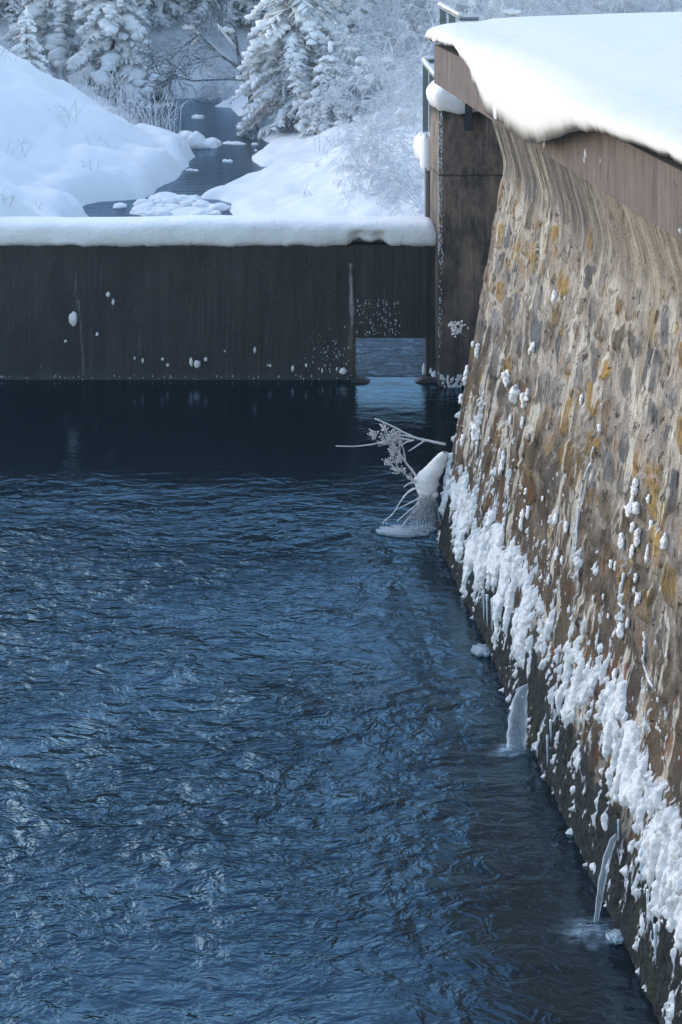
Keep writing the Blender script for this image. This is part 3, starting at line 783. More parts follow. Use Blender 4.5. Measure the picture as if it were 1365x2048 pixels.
for q in np.linspace(0, 1, 12):
    an = q * math.pi / 2
    lowp = rz + .005
    a = -ovh * np.cos(an * .9) ** .6 * (.72 + .28 * np.sin(min(1, q * 3) * math.pi / 2)) if q > 0 else -ovh * .72
    zrow = lowp + (zt - .10 - lowp) * er * np.sin(an) ** .7
    a = a + (.55 * q ** 2.2)
    row(a + .03 * fbm(Yb * 2.5, Yb * 0 + q * 3, 3, 4) * (1 - q) + .006 * fbm(Yb * 14, Yb * 0 + q * 9, 6, 3) * (1 - q), zrow)
for a, rise in ((.75, .03), (1.1, .055), (1.6, .08), (2.4, .11), (3.5, .14), (5, .17), (7, .19), (11, .2)):
    row(a + 0 * Yb, rz * (1 - er) + (zt - .10 + rise + .05 * fbm(Yb * .5, Yb * 0 + a, 2, 3)) * er)
world_child(gridmesh('snow_blanket', np.array(rows), 'snow', flip=True), dk)
for i, (px, py, hw, hh) in enumerate([(1173, 306, 4, 10), (1170, 320, 2.5, 7), (1202, 322, 2, 5), (1090, 288, 4, 9), (1060, 280, 6, 6), (1362, 462, 4, 6)]):
    Y = FPX * (XD) / (px - 273); q = P(px, py, Y); k = Y / FPX
    m = M(); m.blob(q, (hw * k, hw * k, hh * k), 2, amp=.5, seed=i); world_child(m.build('snow_clump', 'snow'), dk)
# abutment under the deck behind the stone wall
ab = M(); prism(ab, [(3.3, 20.6), (14.9, 20.6), (14.9, 25.4), (2.9, 25.4)], -.6, ZD0 - .02)
tag(ab.build('abutment', 'conc', smooth=False), 'plain concrete abutment block under the deck behind the stone wall', 'abutment')
# short steel post beside the pier face
m = M(); PQ = PF - .20; pa = P(930.5, 262, PQ); pb = P(944.5, 262, PQ)
m.box((pa.x, PQ, pa.z), (pb.x, PQ + .015, 5.0)); m.box((pa.x + .035, PQ + .015, pa.z), (pa.x + .048, PF - .022, 5.0)); m.box((pa.x, PF - .022, pa.z), (pb.x, PF - .012, 5.0))
tag(m.build('steel_post', 'dark_steel', smooth=False), 'short dark steel post against the front of the concrete pier', 'post')
# railings
def railing(name, label, posts, w_, d_, z0s, ztops, tubes, snowpts):
    r = empty(name, (posts[0][0], posts[0][1], z0s[0]), label, 'railing')
    for (x, y), z0, z1 in zip(posts, z0s, ztops):
        m = M(); m.box((x, y, z0), (x + w_, y + d_, z1)); world_child(m.build('post', 'steel', smooth=False), r)
    for a, b in tubes:
        m = M(); a, b = Vector(a), Vector(b); m.tube([a, b], .028, 4); world_child(m.build('rail', 'steel', smooth=False), r)
    for a, b in snowpts:
        m = M(); a, b = Vector(a), Vector(b); n = 12
        m.tube([a.lerp(b, k / n) + Vector((0, 0, .035)) for k in range(n + 1)], [.018 + .03 * float(vn(k * .9, 1.5, 3)) for k in range(n + 1)], 7, .8)
        world_child(m.build('snow_on_rail', 'snow'), r)
    return r
def pp(px, py, Y): v = P(px, py, Y); return (v.x, v.y)
pz = lambda px, py, Y: P(px, py, Y).z
r1 = [(846, 27.25), (859, 27.0), (869, 26.7)]
railing('steel_railing', 'small steel railing on the low block behind the pier', [pp(x, 200, y) for x, y in r1], .085, .04, [rt - .1] * 3, [pz(848, 126, 27.25), pz(860, 141, 27.0), pz(869, 152, 26.7)],
        [(P(846, 124, 27.25), P(874, 158, 26.6)), (P(847, 124, 27.25), P(872, 123, 27.3))], [(P(848, 123, 27.25), P(872, 155, 26.6)), (P(850, 121, 27.25), P(872, 121, 27.3))])
r2 = [(880, 27.2), (898, 26.9)]
railing('steel_railing', 'upper steel railing rising behind the snow covered deck corner', [pp(x, 100, y) for x, y in r2], .10, .04, [rt - .1, rt - .1], [pz(880, 14, 27.2), pz(898, 24, 26.9)],
        [(P(880, 14, 27.2), P(922, 38, 26.4)), (P(922, 38, 26.4), P(958, 37.5, 26.3))], [(P(880, 12, 27.2), P(922, 35, 26.4))])

# ---------------------------------------------------------------- water jets
def jet_mat(name, dens):
    g = Nt(name)
    n = g.noise(g.n('CombineXYZ', {0: g.math('MULTIPLY', g.attr('ju'), 13.0), 1: g.math('MULTIPLY', g.attr('jv'), 1.2), 2: 0.0}).outputs[0], 1.0, 4, .6)
    ed = g.attr('jedge')
    b = g.n('BsdfPrincipled', {'Base Color': (.62, .68, .74, 1), 'Roughness': .22})
    tr = g.n('BsdfTransparent')
    f = g.math('ADD', g.mr(n, .42, .75, dens * .15, dens), g.math('MULTIPLY', ed, .35), clamp=True)
    mx = g.n('MixShader', {0: f, 1: tr.outputs[0], 2: b.outputs[0]})
    g.t.links.new(mx.outputs[0], g.out.inputs[0]); return g.m
MAT['jet'] = jet_mat('falling_water', .42)
g = Nt('foam'); p = g.pos()
n = g.noise(g.scale(p, (5, 16, 1)), 1.0, 6, .72, 1.0)
f = g.math('MULTIPLY', g.mr(n, .38, .72), g.attr('fe'))
b = g.n('BsdfPrincipled', {'Base Color': (.42, .56, .70, 1), 'Roughness': .6}); tr = g.n('BsdfTransparent')
g.t.links.new(g.n('MixShader', {0: g.math('MULTIPLY', f, .8, True), 1: tr.outputs[0], 2: b.outputs[0]}).outputs[0], g.out.inputs[0]); MAT['foam'] = g.m
def jet(label, centre, halfw, splash, name='water_jet'):
    """centre: list of px,py along the fall; halfw: half widths px; splash: px,py,half-w,half-h"""
    s0, z0 = on_wall(*centre[0]); q0 = wpt(np.array([s0]), np.array([z0]), np.array([0.0]))[0]
    q1 = G(*centre[-1], 0.0)
    n = 30; m_ = 13
    A = np.zeros((m_ * 2 - 2, n, 3)); U = np.zeros((m_ * 2 - 2, n)); V = U.copy(); E = U.copy()
    cxs = np.array([c[0] for c in centre]); cys = np.array([c[1] for c in centre])
    for j in range(n):
        t = j / (n - 1); py = cys[0] + (cys[-1] - cys[0]) * t
        px = np.interp(py, cys, cxs); hw = np.interp(py, cys, halfw)
        Y = q0[1] + (q1.y - q0[1]) * t
        for i in range(m_ * 2 - 2):
            k = i if i < m_ else (2 * m_ - 2 - i); sg = 1 if i < m_ else -1
            u = -1 + 2 * k / (m_ - 1)
            q = P(px + u * hw * (1 + .06 * math.sin(j * .9 + i)), py, Y)
            th_ = math.sqrt(max(0, 1 - u * u)) * hw * Y / FPX * .55
            A[i, j] = (q.x, q.y - sg * th_, q.z - (.01 if j == n - 1 else 0)); U[i, j] = u; V[i, j] = t * 3; E[i, j] = abs(u) ** 4
    r = empty(name, tuple(q0), label, 'water jet')
    o = gridmesh('falling_water', A, 'jet', loop_u=True, attrs={'ju': U, 'jv': V, 'jedge': E}); world_child(o, r)
    sx, sy, sw2, sh2 = splash; c = G(sx, sy, 0); k = c.y / FPX
    hx, hy = sw2 * k, sh2 * c.y * c.y / (FPX * EYE)
    gu = np.linspace(-1, 1, 60); UU, VV = np.meshgrid(gu, gu, indexing='ij')
    rr = np.sqrt(UU ** 2 + VV ** 2); fe = sst(1, .2, rr + .8 * fbm(UU * 2.2 + sx, VV * 2.2, 2, 3))
    B = np.stack([c.x + UU * hx, c.y + VV * hy, .008 + fe * .03 * (fbm(UU * 6, VV * 6, 1, 4) + .5)], -1)
    world_child(gridmesh('splash_foam', B, 'foam', attrs={'fe': fe}), r)
    return r
jet('broad water jet spilling from the stone wall into the pool', [(1062, 1366), (1050, 1374), (1041, 1395), (1037, 1430), (1033, 1498)], [4, 10, 14, 19, 21], (1018, 1506, 52, 17))
jet('thin water jet pouring from the foot of the stone wall, nearer the camera', [(1240, 1664), (1228, 1676), (1216, 1710), (1205, 1760), (1193, 1842)], [4, 7, 8, 8, 5], (1180, 1862, 80, 42))
jet_pts = []

# ---------------------------------------------------------------- ice at the foot of the wall
def ice_plate(px, py, hw, hh, label, seed):
    c = G(px, py, .015); k = c.y / FPX; hy = hh * c.y * c.y / (FPX * EYE); m = M()
    n = 40; top = []; bot = []
    for i in range(n):
        t = 2 * math.pi * i / n; r = 1 + .45 * mnoise.noise(Vector((math.cos(t) * 2.5 + seed, math.sin(t) * 2.5, seed)))
        top.append(Vector((c.x + math.cos(t) * hw * k * r, c.y + math.sin(t) * hy * r, .030 + .008 * mnoise.noise(Vector((i * .7, seed, 0))))))
        bot.append(top[-1] * 1.0 + Vector((0, 0, -.035)))
    m.v = top + bot + [Vector((c.x, c.y, .038))]
    for i in range(n):
        j = (i + 1) % n; m.f.append((i, n + i, n + j, j)); m.f.append((i, j, 2 * n))
    for i in range(n * 2):
        t = 2 * math.pi * i / (2 * n); r = 1 + .45 * mnoise.noise(Vector((math.cos(t) * 2.5 + seed, math.sin(t) * 2.5, seed)))
        m.blob((c.x + math.cos(t) * hw * k * r, c.y + math.sin(t) * hy * r, .022), (.012, .012, .014), 1, amp=.4, seed=i)
    return tag(m.build('ice_plate', 'ice'), label, 'ice')
ice_plate(812, 1062, 53, 9, 'flat clear ice plate on the water under the snowy branch tuft', 1)
ice_plate(968, 1301, 20, 9, 'small round ice plate touching the wall foot under thick icicles', 2)
ice_plate(1236, 1874, 18, 9, 'small glassy ice lump on the water beside the thin water jet', 3)

# ---------------------------------------------------------------- frosted branches by the wall end
TW = Nt('frosted_twig'); p_ = TW.pos(); TW.pbr(TW.mix(TW.mr(TW.noise(p_, 90, 3), .40, .52), (.10, .085, .075), (.78, .82, .88)), .8, TW.bump(TW.noise(p_, 150, 2), 1, .01)); MAT['twig'] = TW.m
def px_tube(m, pts, Y, r0, r1, sd=0, crystals=True, dY=0.0):
    n = len(pts); P3 = [P(x, y, Y + dY * i / (n - 1)) for i, (x, y) in enumerate(pts)]
    # smooth subdivision
    Q = []
    for i in range(n - 1):
        for k in range(6): Q.append(P3[i].lerp(P3[i + 1], k / 6))
    Q.append(P3[-1])
    for _ in range(3): Q = [Q[0]] + [(Q[i - 1] + Q[i] * 2 + Q[i + 1]) / 4 for i in range(1, len(Q) - 1)] + [Q[-1]]
    N_ = len(Q); R_ = [r0 + (r1 - r0) * i / (N_ - 1) for i in range(N_)]
    R_ = [q * .78 for q in R_]; m.tube(Q, R_, 6)
    if crystals:
        rr = random.Random(sd)
        for i in range(N_ * 5):
            t = rr.random() * (N_ - 1.001); a = int(t); q = Q[a].lerp(Q[a + 1], t - a); r = R_[a]
            m.blob(q + Vector((rr.gauss(0, 1), rr.gauss(0, 1), rr.gauss(0, 1))).normalized() * r * .9, (r * rr.uniform(.4, .8),) * 3, 1, amp=.5, seed=i)
    return Q
YB = 19.45
br = empty('frosted_branch', P(885, 888, YB), 'long bare branch coated in rime reaching out over the dark water', 'branch')
m = M()
px_tube(m, [(892, 889), (860, 882), (832, 876), (810, 866), (785, 852), (750, 837)], YB, .017, .009, 1)
world_child(m.build('stem', 'rime'), br)
for i, pts in enumerate([[(836, 877), (815, 872), (798, 869), (783, 873)], [(822, 880), (800, 876), (775, 881), (745, 889), (710, 893), (672, 892)], [(848, 882), (832, 893), (818, 902)], [(828, 880), (812, 884), (802, 892)]]):
    m = M(); px_tube(m, pts, YB - .02 * i, .011, .006, i + 3); world_child(m.build('side_twig', 'rime'), br)
um = empty('frosted_umbel', P(835, 955, YB), 'dried flower stalk with clustered heads thick with rime, leaning over the water', 'dried plant')
m = M(); px_tube(m, [(838, 962), (826, 942), (812, 925), (798, 905), (786, 885), (774, 866), (760, 848)], YB + .05, .015, .010, 20); px_tube(m, [(800, 908), (800, 890), (797, 872)], YB, .009, .006, 21); px_tube(m, [(812, 925), (808, 900), (800, 880)], YB, .009, .006, 22)
world_child(m.build('stem', 'rime'), um)
for i, (x, y, hw, hh, n) in enumerate([(746, 869, 10, 8, 26), (768, 856, 9, 8, 26), (786, 868, 13, 10, 46), (772, 880, 14, 11, 50), (784, 900, 12, 14, 44), (796, 915, 12, 12, 40), (775, 922, 8, 8, 20), (794, 938, 12, 10, 34), (806, 940, 8, 8, 22), (818, 952, 6, 6, 12), (828, 958, 7, 6, 12), (798, 880, 8, 12, 22)]):
    m = M(); rr = random.Random(i); px_tube(m, [(x + 6, y + 9), (x, y)], YB, .008, .006, 30 + i, False); c0 = P(x + 5, y + 8, YB)
    for k in range(n):
        q = P(x + rr.gauss(0, hw * .5), y + rr.gauss(0, hh * .5), YB + rr.gauss(0, .04))
        m.tube([c0, q], [.003, .003], 3); m.blob(q, (rr.uniform(.005, .011),) * 3, 1, amp=.5, seed=k)
    world_child(m.build('flower_head', 'rime'), um)
tf = empty('snowy_tuft', P(850, 985, YB), 'grass tuft and drooping twigs under a plump snow lump at the wall end', 'plant')
SL = [(892, 905, 6), (886, 914, 10), (878, 924, 12), (869, 936, 15), (861, 948, 18), (856, 960, 19.5), (853, 972, 20), (853, 984, 18), (855, 994, 14), (857, 1003, 9), (858, 1012, 4)]
NA = 18; A = np.zeros((NA, 41, 3)); sx_ = np.linspace(0, len(SL) - 1, 41); k = YB / FPX
for j, q in enumerate(sx_):
    x = np.interp(q, range(len(SL)), [v[0] for v in SL]); y_ = np.interp(q, range(len(SL)), [v[1] for v in SL]); w_ = np.interp(q, range(len(SL)), [v[2] for v in SL]) * k * 1.15
    if j == 40: w_ = .001
    c0 = P(x, y_, YB + .05)
    for i in range(NA):
        t = 2 * math.pi * i / NA; d_ = Vector((math.cos(t), math.sin(t), -.25 * math.cos(t)))
        nn = 1 + .25 * mnoise.noise(Vector((math.cos(t) * 1.2, math.sin(t) * 1.2, j * .12))) + .16 * mnoise.noise(Vector((math.cos(t) * 4, math.sin(t) * 4, j * .4)))
        A[i, j] = c0 + d_ * w_ * nn
m = M(); o = gridmesh('snow_lump', A, 'snow', loop_u=True, flip=True); world_child(o, tf)
m = M(); m.blob(P(871, 988, YB), (.035, .04, .045), 2, amp=.5, seed=4)
world_child(m.build('snow_lump', 'snow'), tf)
m = M()
for i, pts in enumerate([[(840, 965), (818, 966), (808, 975)], [(842, 972), (815, 985), (800, 1005), (785, 1030), (768, 1042), (766, 1050)], [(846, 992), (822, 1005), (792, 1020)], [(848, 1000), (826, 1015), (795, 1042)], [(850, 1005), (822, 1030), (796, 1062)], [(838, 975), (822, 978), (805, 995)]]):
    px_tube(m, pts, YB - .03 + .01 * i, .010, .005, 50 + i)
px_tube(m, [(773, 1040), (774, 1055), (774, 1075)], YB - .05, .003, .001, 70, False)
world_child(m.build('twig', 'rime'), tf)
m = M(); rr = random.Random(5)
for i in range(95):
    x = rr.uniform(836, 874); e = rr.uniform(-42, 14); L = rr.uniform(25, 66)
    a = P(x, rr.uniform(985, 1005), YB + rr.uniform(-.1, .1)); d = P(x + e * L / 60, 1000 + L, YB + rr.uniform(-.12, .12)); d.z = max(d.z, .02)
    mid = (a + d) / 2 + Vector((e * -.0006, 0, .02)); m.tube([a, mid, d], [.003, .0028, .0018], 3)
world_child(m.build('hanging_grass', 'twig'), tf)
sp = empty('frosted_sprig', P(925, 668, 19.9), 'tiny white rime covered sprig on the upper edge of the stone wall', 'plant')
m = M(); rr = random.Random(9)
for i in range(7):
    e = P(905 + rr.uniform(-8, 20), 650 + rr.uniform(-6, 18), 19.9); m.tube([P(932, 674, 19.9), P(922, 665, 19.9), e], [.006, .006, .004], 5)
    for k in range(7): m.blob(e + Vector((rr.gauss(0, .02), rr.gauss(0, .02), rr.gauss(0, .02))), (.012,) * 3, 1, amp=.5, seed=k)
world_child(m.build('sprig_twigs', 'rime'), sp)

# ---------------------------------------------------------------- vegetation behind the weir
g = Nt('frosted_hazed_needles'); p = g.pos()
f = g.noise(p, 9, 4, .6); f2 = g.noise(p, 60, 2)
g.pbr(g.mix(g.mr(g.math('ADD', g.math('MULTIPLY', f, .7), g.math('MULTIPLY', f2, .3)), .40, .62), (.16, .19, .20), (.90, .89, .87)), .8); MAT['needles'] = g.m  # frost, lightened further in the colour to stand in for distant haze
g = Nt('bark'); p = g.pos(); g.pbr(g.mix(g.noise(p, 12, 4), (.06, .05, .045), (.22, .20, .19)), .9, g.bump(g.noise(g.scale(p, (1, 1, .3)), 30, 4), 1, .02)); MAT['bark'] = g.m
g = Nt('frosted_twigs'); p = g.pos(); g.pbr(g.mix(g.mr(g.noise(p, 7, 4, .7), .42, .60), (.55, .56, .58), (.86, .86, .86)), .85); MAT['ftwig'] = g.m
g = Nt('dark_twigs'); p = g.pos(); g.pbr(g.mix(g.mr(g.noise(p, 11, 4, .7), .45, .68), (.06, .06, .065), (.55, .60, .66)), .85); MAT['dtwig'] = g.m

def spruce(seed, H, R, snow=.75, z0=.25):
    r = random.Random(seed); T = M(); Nd = M(); Sn = M()
    lean = Vector((r.uniform(-.04, .04), r.uniform(-.04, .04), 0))
    T.tube([Vector((0, 0, -.3)), Vector((0, 0, H * .5)) + lean * H * .5, Vector((0, 0, H)) + lean * H], [.03 * H / 2 + .03, .02 * H / 2, .01], 7)
    z = z0
    while z < H - .15:
        n = r.randint(4, 6); a0 = r.random() * 6.28
        for i in range(n):
            a = a0 + 6.283 * i / n + r.uniform(-.35, .35)
            L = R * (1 - z / H) ** .75 * r.uniform(.75, 1.12) + .15
            d = Vector((math.cos(a), math.sin(a), 0)); pr_ = Vector((-d.y, d.x, 0))
            droop = r.uniform(.45, .8); K = 7
            path = [Vector((0, 0, z)) + lean * z + d * (L * t) + Vector((0, 0, L * (.10 * t - droop * t * t))) for t in [k / K for k in range(K + 1)]]
            T.tube(path, [.018 * (1 - k / K) + .004 for k in range(K + 1)], 3)
            # side twigs with hanging needles
            st = max(.07, L * .055); x = .12 * L
            while x < L:
                t = x / L; q = path[min(int(t * K), K - 1)].lerp(path[min(int(t * K) + 1, K)], t * K - int(t * K))
                for sg in (-1, 1):
                    l2 = L * .38 * (1 - t) ** .6 * r.uniform(.6, 1.1) + .06
                    dir2 = (d * r.uniform(.45, .8) + pr_ * sg + Vector((0, 0, -r.uniform(.35, .85)))).normalized()
                    e = q + dir2 * l2; w2 = .030
                    up = Vector((0, 0, 1)).cross(dir2).normalized()
                    nseg = max(3, int(l2 / .05))
                    for s_ in range(nseg):
                        u = (s_ + r.random()) / nseg; c = q.lerp(e, u); ln = r.uniform(.07, .15)
                        for s2 in (-1, 1):
                            tip = c + (dir2 * .6 + up * s2 * r.uniform(.4, 1) + Vector((0, 0, -r.uniform(0, .9)))).normalized() * ln
                            wv_2 = dir2 * .017
                            Nd.tri(c - wv_2, c + wv_2, tip)
                    Nd.tri(q - up * .012, q + up * .012, e)
                    if r.random() < snow * .6 and l2 > .12:
                        ws = min(.085, l2 * .26) * r.uniform(.6, 1.2)
                        Sn.tube([q.lerp(e, k / 3) + Vector((0, 0, .02)) for k in range(4)], [ws * .7, ws * 1.0, ws * .85, ws * .2], 6, .55)
                x += st
            if r.random() < snow:
                wmax = min(.20, .07 + L * .09) * r.uniform(.7, 1.25); nb_ = int(5 + L * 3.2)
                for k in range(nb_):
                    t = .15 + .88 * k / nb_; tt_ = min(t, .999) * K; b_ = path[int(tt_)].lerp(path[int(tt_) + 1], tt_ - int(tt_))
                    ww2 = wmax * (.35 + .8 * math.sin(math.pi * (.12 + .8 * k / nb_))) * r.uniform(.6, 1.25)
                    cc = b_ + pr_ * r.gauss(0, .35) * wmax + Vector((0, 0, .035 - .25 * abs(r.gauss(0, .3)) * wmax))
                    Sn.blob(cc, (ww2, ww2, ww2 * r.uniform(.45, .75)), 1, amp=.45, seed=r.random() * 50)
        z += r.uniform(.26, .40) * (1.0 if H < 9 else 1.25)
    Sn.blob(Vector((0, 0, H - .05)) + lean * H, (.09, .09, .22), 2, amp=.3)
    return T, Nd, Sn
def make_spruce(seed, H, R, snow=.75, z0=.25):
    T, Nd, Sn = spruce(seed, H, R, snow, z0); r = empty('snowy_spruce', (0, 0, 0))
    T.build('trunk', 'bark', r); Nd.build('needles', 'needles', r, smooth=False); Sn.build('snow_load', 'bank_snow', r); return r
protos = [make_spruce(1, 7.5, 2.1), make_spruce(2, 5.2, 1.6, .8), make_spruce(3, 9.5, 2.6, .7), make_spruce(4, 3.0, 1.25, .85, .12)]
def bush(seed, H, spread, n0=10, depth=3, r0=.016, droop=.25, up=1.0, snowlumps=6):
    r = random.Random(seed); T = M(); Sn = []
    def grow(p0, d, L, rad, lev):
        K = 5 if lev < 2 else 4; pts = [p0.copy()]; q = p0.copy(); dd = d.copy()
        for k in range(K):
            dd = (dd + Vector((r.gauss(0, .13), r.gauss(0, .13), r.gauss(0, .10) - droop * (.25 + .12 * lev)))).normalized()
            q = q + dd * (L / K); pts.append(q.copy())
        T.tube(pts, [max(.0045, rad * (1 - .7 * k / K)) for k in range(K + 1)], 3, cap=False)
        if lev < depth:
            nb = 5 if lev == 0 else (5 if lev == 1 else 4)
            for b in range(nb):
                t = r.uniform(.25, 1.0) * K; i = min(int(t), K - 1); c = pts[i].lerp(pts[i + 1], t - i)
                ax = Vector((r.gauss(0, 1), r.gauss(0, 1), r.gauss(0, .7))).normalized()
                nd = (dd * .8 + ax * .75).normalized(); grow(c, nd, L * r.uniform(.38, .62), rad * .55, lev + 1)
    for i in range(n0):
        a = r.random() * 6.28; d = Vector((math.cos(a) * spread, math.sin(a) * spread, up * r.uniform(.6, 1.2))).normalized()
        grow(Vector((r.gauss(0, .12), r.gauss(0, .12), -.1)), d, H * r.uniform(.7, 1.15), r0, 0)
    for i in range(snowlumps):
        v = r.choice(T.v); Sn.append(M()); Sn[-1].blob(v, (r.uniform(.08, .2), r.uniform(.08, .2), r.uniform(.05, .11)), 2, amp=.3, seed=i)
    return T, Sn
def make_bush(seed, *a, name='frosted_bush', mat='ftwig', **k):
    T, Sn = bush(seed, *a, **k); r = empty(name, (0, 0, 0)); T.build('twigs', mat, r)
    for q in Sn: q.build('snow_lump', 'snow', r)
    return r
bushes = [make_bush(21, 2.1, .9), make_bush(22, 1.7, 1.2, droop=.35), make_bush(23, 2.6, .7, droop=.2), make_bush(24, 1.5, 1.5, 12, droop=.3)]
used = set()
def place(proto, x, y, s=1.0, rz=0.0, dz=0.0):
    o = proto if proto.name not in used else copytree(proto)
    if proto.name not in used: used.add(proto.name)
    o.location = (x, y, hz(x, y) + dz); o.rotation_euler = (0, 0, rz); o.scale = (s, s, s); return o
# spruces: (base px, depth, proto, scale)
rnd = random.Random(3)
def series(items, label, cat, group, extra=None):
    its = sorted(items, key=lambda o: o.location.x / o.location.y)
    for i, o in enumerate(its): tag(o, label.format(ordinal(i, len(its))), cat, group)
def xat(px, Y): return (px - CX) * Y / FPX
o = place(protos[0], xat(600, 51.5), 51.5, 1.0, .4); tag(o, 'large snow laden spruce whose lower boughs hang over the bend of the stream', 'spruce tree', 'snow laden spruces')
o = place(protos[3], xat(52, 50.5), 50.5, .62, 1.1, -.1); tag(o, 'short spruce with round snow pads on the crest of the left bank', 'spruce tree', 'snow laden spruces')
o = place(protos[1], xat(232, 60), 60, 1.25, 2.2); tag(o, 'snow laden spruce standing above the reeds left of the stream', 'spruce tree', 'snow laden spruces')
o = place(protos[3], xat(655, 49.5), 49.5, .78, 2.5); tag(o, 'low snow buried spruce at the foot of the large spruce by the stream', 'spruce tree', 'snow laden spruces')
o = place(protos[1], xat(690, 55), 55, 1.1, .9); tag(o, 'spruce behind the large stream spruce with grey frosted boughs', 'spruce tree', 'snow laden spruces')
far = []
for px, Y, k, s in [(-90, 58, 0, .9), (20, 66, 2, .9), (110, 62, 1, 1.2), (165, 70, 0, 1.2), (300, 66, 0, 1.0), (345, 74, 2, 1.0), (400, 69, 1, 1.3), (460, 66, 0, 1.0), (530, 72, 2, .9), (600, 64, 1, 1.2), (740, 62, 0, 1.1), (800, 68, 2, 1.0), (880, 62, 1, 1.4), (980, 66, 0, 1.2), (1120, 68, 2, 1.1), (1280, 66, 0, 1.3), (1420, 64, 2, 1.0), (-230, 64, 2, 1.0), (80, 78, 2, 1.2), (480, 82, 2, 1.2), (690, 78, 2, 1.1), (250, 84, 2, 1.2)]:
    far.append(place(protos[k], xat(px, Y), Y, s * rnd.uniform(.9, 1.1), rnd.random() * 6))
series(far, 'spruce in the forest row beyond the stream, {}', 'spruce tree', 'spruces of the forest beyond the stream')
right = []
for px, Y, k, s in [(800, 33.5, 3, .62), (845, 35.5, 0, .62), (770, 38, 1, .7), (830, 40, 0, .85), (745, 43, 3, .75), (800, 44, 2, .85), (860, 46, 0, .95), (850, 31.5, 1, .5), (760, 47, 0, .8), (835, 37, 3, .65), (790, 40.5, 1, .8), (900, 42, 2, 1.0), (880, 37, 0, .7), (720, 49.5, 1, .85)]:
    right.append(place(bushes[k], xat(px, Y), Y, s, rnd.random() * 6))
series(right, 'hoarfrost white bush on the right bank, {}', 'bush', 'hoarfrosted bushes on the right bank')
back = []
for px, Y, k, s in [(700, 52, 2, 1.0), (770, 51, 0, 1.2), (840, 52, 2, 1.2), (915, 50, 0, 1.3), (1000, 50, 2, 1.3), (1080, 50, 0, 1.3), (1160, 52, 2, 1.4), (1240, 50, 0, 1.4), (1320, 52, 2, 1.4), (1400, 50, 0, 1.4), (740, 56, 0, 1.3), (820, 58, 2, 1.4), (900, 57, 1, 1.5), (980, 58, 2, 1.5), (1060, 57, 0, 1.5), (1150, 58, 2, 1.6), (1250, 58, 1, 1.6), (1340, 57, 2, 1.6)]:
    back.append(place(bushes[k], xat(px, Y), Y, s, rnd.random() * 6))
series(back, 'tall frosted bush behind the right bank, {}', 'bush', 'hoarfrosted bushes behind the right bank')
lf = []
for px, Y, k, s in [(90, 61, 2, .8), (330, 65, 0, .7), (370, 64, 1, 1.0), (410, 63, 2, .8), (450, 60, 3, .8), (290, 66, 3, .7), (30, 60, 1, 1.1), (-60, 56, 0, 1.0), (490, 62, 0, .9), (150, 51, 3, .35), (235, 50.5, 3, .4), (110, 50, 3, .35), (75, 48.5, 3, .32), (175, 50.5, 0, .3), (215, 51.5, 1, .4), (265, 53, 3, .45), (140, 68, 2, 1.5), (240, 70, 0, 1.7), (330, 69, 2, 1.6), (390, 70, 0, 1.8), (440, 67, 2, 1.5), (60, 69, 0, 1.6), (500, 70, 2, 1.6), (560, 68, 0, 1.6)]:
    lf.append(place(bushes[k], xat(px, Y), Y, s, rnd.random() * 6))
series(lf, 'frosted bush by the far woods, {}', 'bush', 'hoarfrosted bushes along the far bank')
# dark bare boughs leaning left over the bend
bt = empty('bare_tree', (xat(505, 53), 53, .3), 'dark leafless tree leaning left over the far bend of the stream, snow on its boughs', 'bare tree')
m = M(); sn = M(); rr = random.Random(8)
def bough(pts, r0, r1, lev, Y):
    Q = [P(x, y, Y + rr.uniform(-.15, .15)) for x, y in pts]
    m.tube(Q, [r0 + (r1 - r0) * i / (len(Q) - 1) for i in range(len(Q))], 5)
    if lev < 3:
        for i in range([7, 6, 4][lev]):
            t = rr.uniform(.15, 1) * (len(pts) - 1); k = min(int(t), len(pts) - 2); u = t - k
            x = pts[k][0] * (1 - u) + pts[k + 1][0] * u; y = pts[k][1] * (1 - u) + pts[k + 1][1] * u
            L = [75, 42, 24][lev] * rr.uniform(.5, 1.2); a = math.atan2(pts[k + 1][1] - pts[k][1], pts[k + 1][0] - pts[k][0]) + rr.choice((-1, 1)) * rr.uniform(.3, .8)
            q = [(x, y)]
            for s_ in range(4):
                a += rr.gauss(0, .15); q.append((q[-1][0] + math.cos(a) * L / 4, q[-1][1] + math.sin(a) * L / 4))
            bough(q, max(.008, r1 * .9), .006, lev + 1, Y)
bough([(505, 235), (500, 180), (480, 130), (470, 60), (430, 0)], .09, .03, 1, 53)
bough([(498, 160), (455, 158), (420, 160), (385, 162), (350, 150), (315, 170)], .045, .012, 0, 52.8)
bough([(486, 140), (440, 110), (400, 68), (365, 95), (335, 125), (290, 140)], .04, .012, 0, 52.6)
bough([(478, 95), (450, 60), (430, 20), (400, -20)], .035, .012, 0, 53.2)
for x0_, y0_, x1_, y1_, r in [(470, 96, 435, 50, .07), (455, 120, 385, 60, .055), (400, 72, 385, 95, .09), (366, 58, 390, 58, .12), (445, 60, 470, 66, .12)]:
    sn.tube([P(x0_ + (x1_ - x0_) * k / 6, y0_ + (y1_ - y0_) * k / 6 - 3, 52.7) for k in range(7)], [r * q for q in (.4, .9, 1.1, .8, 1.1, .9, .3)], 7, .7)
world_child(m.build('boughs', 'dtwig'), bt); world_child(sn.build('snow_load', 'snow'), bt)
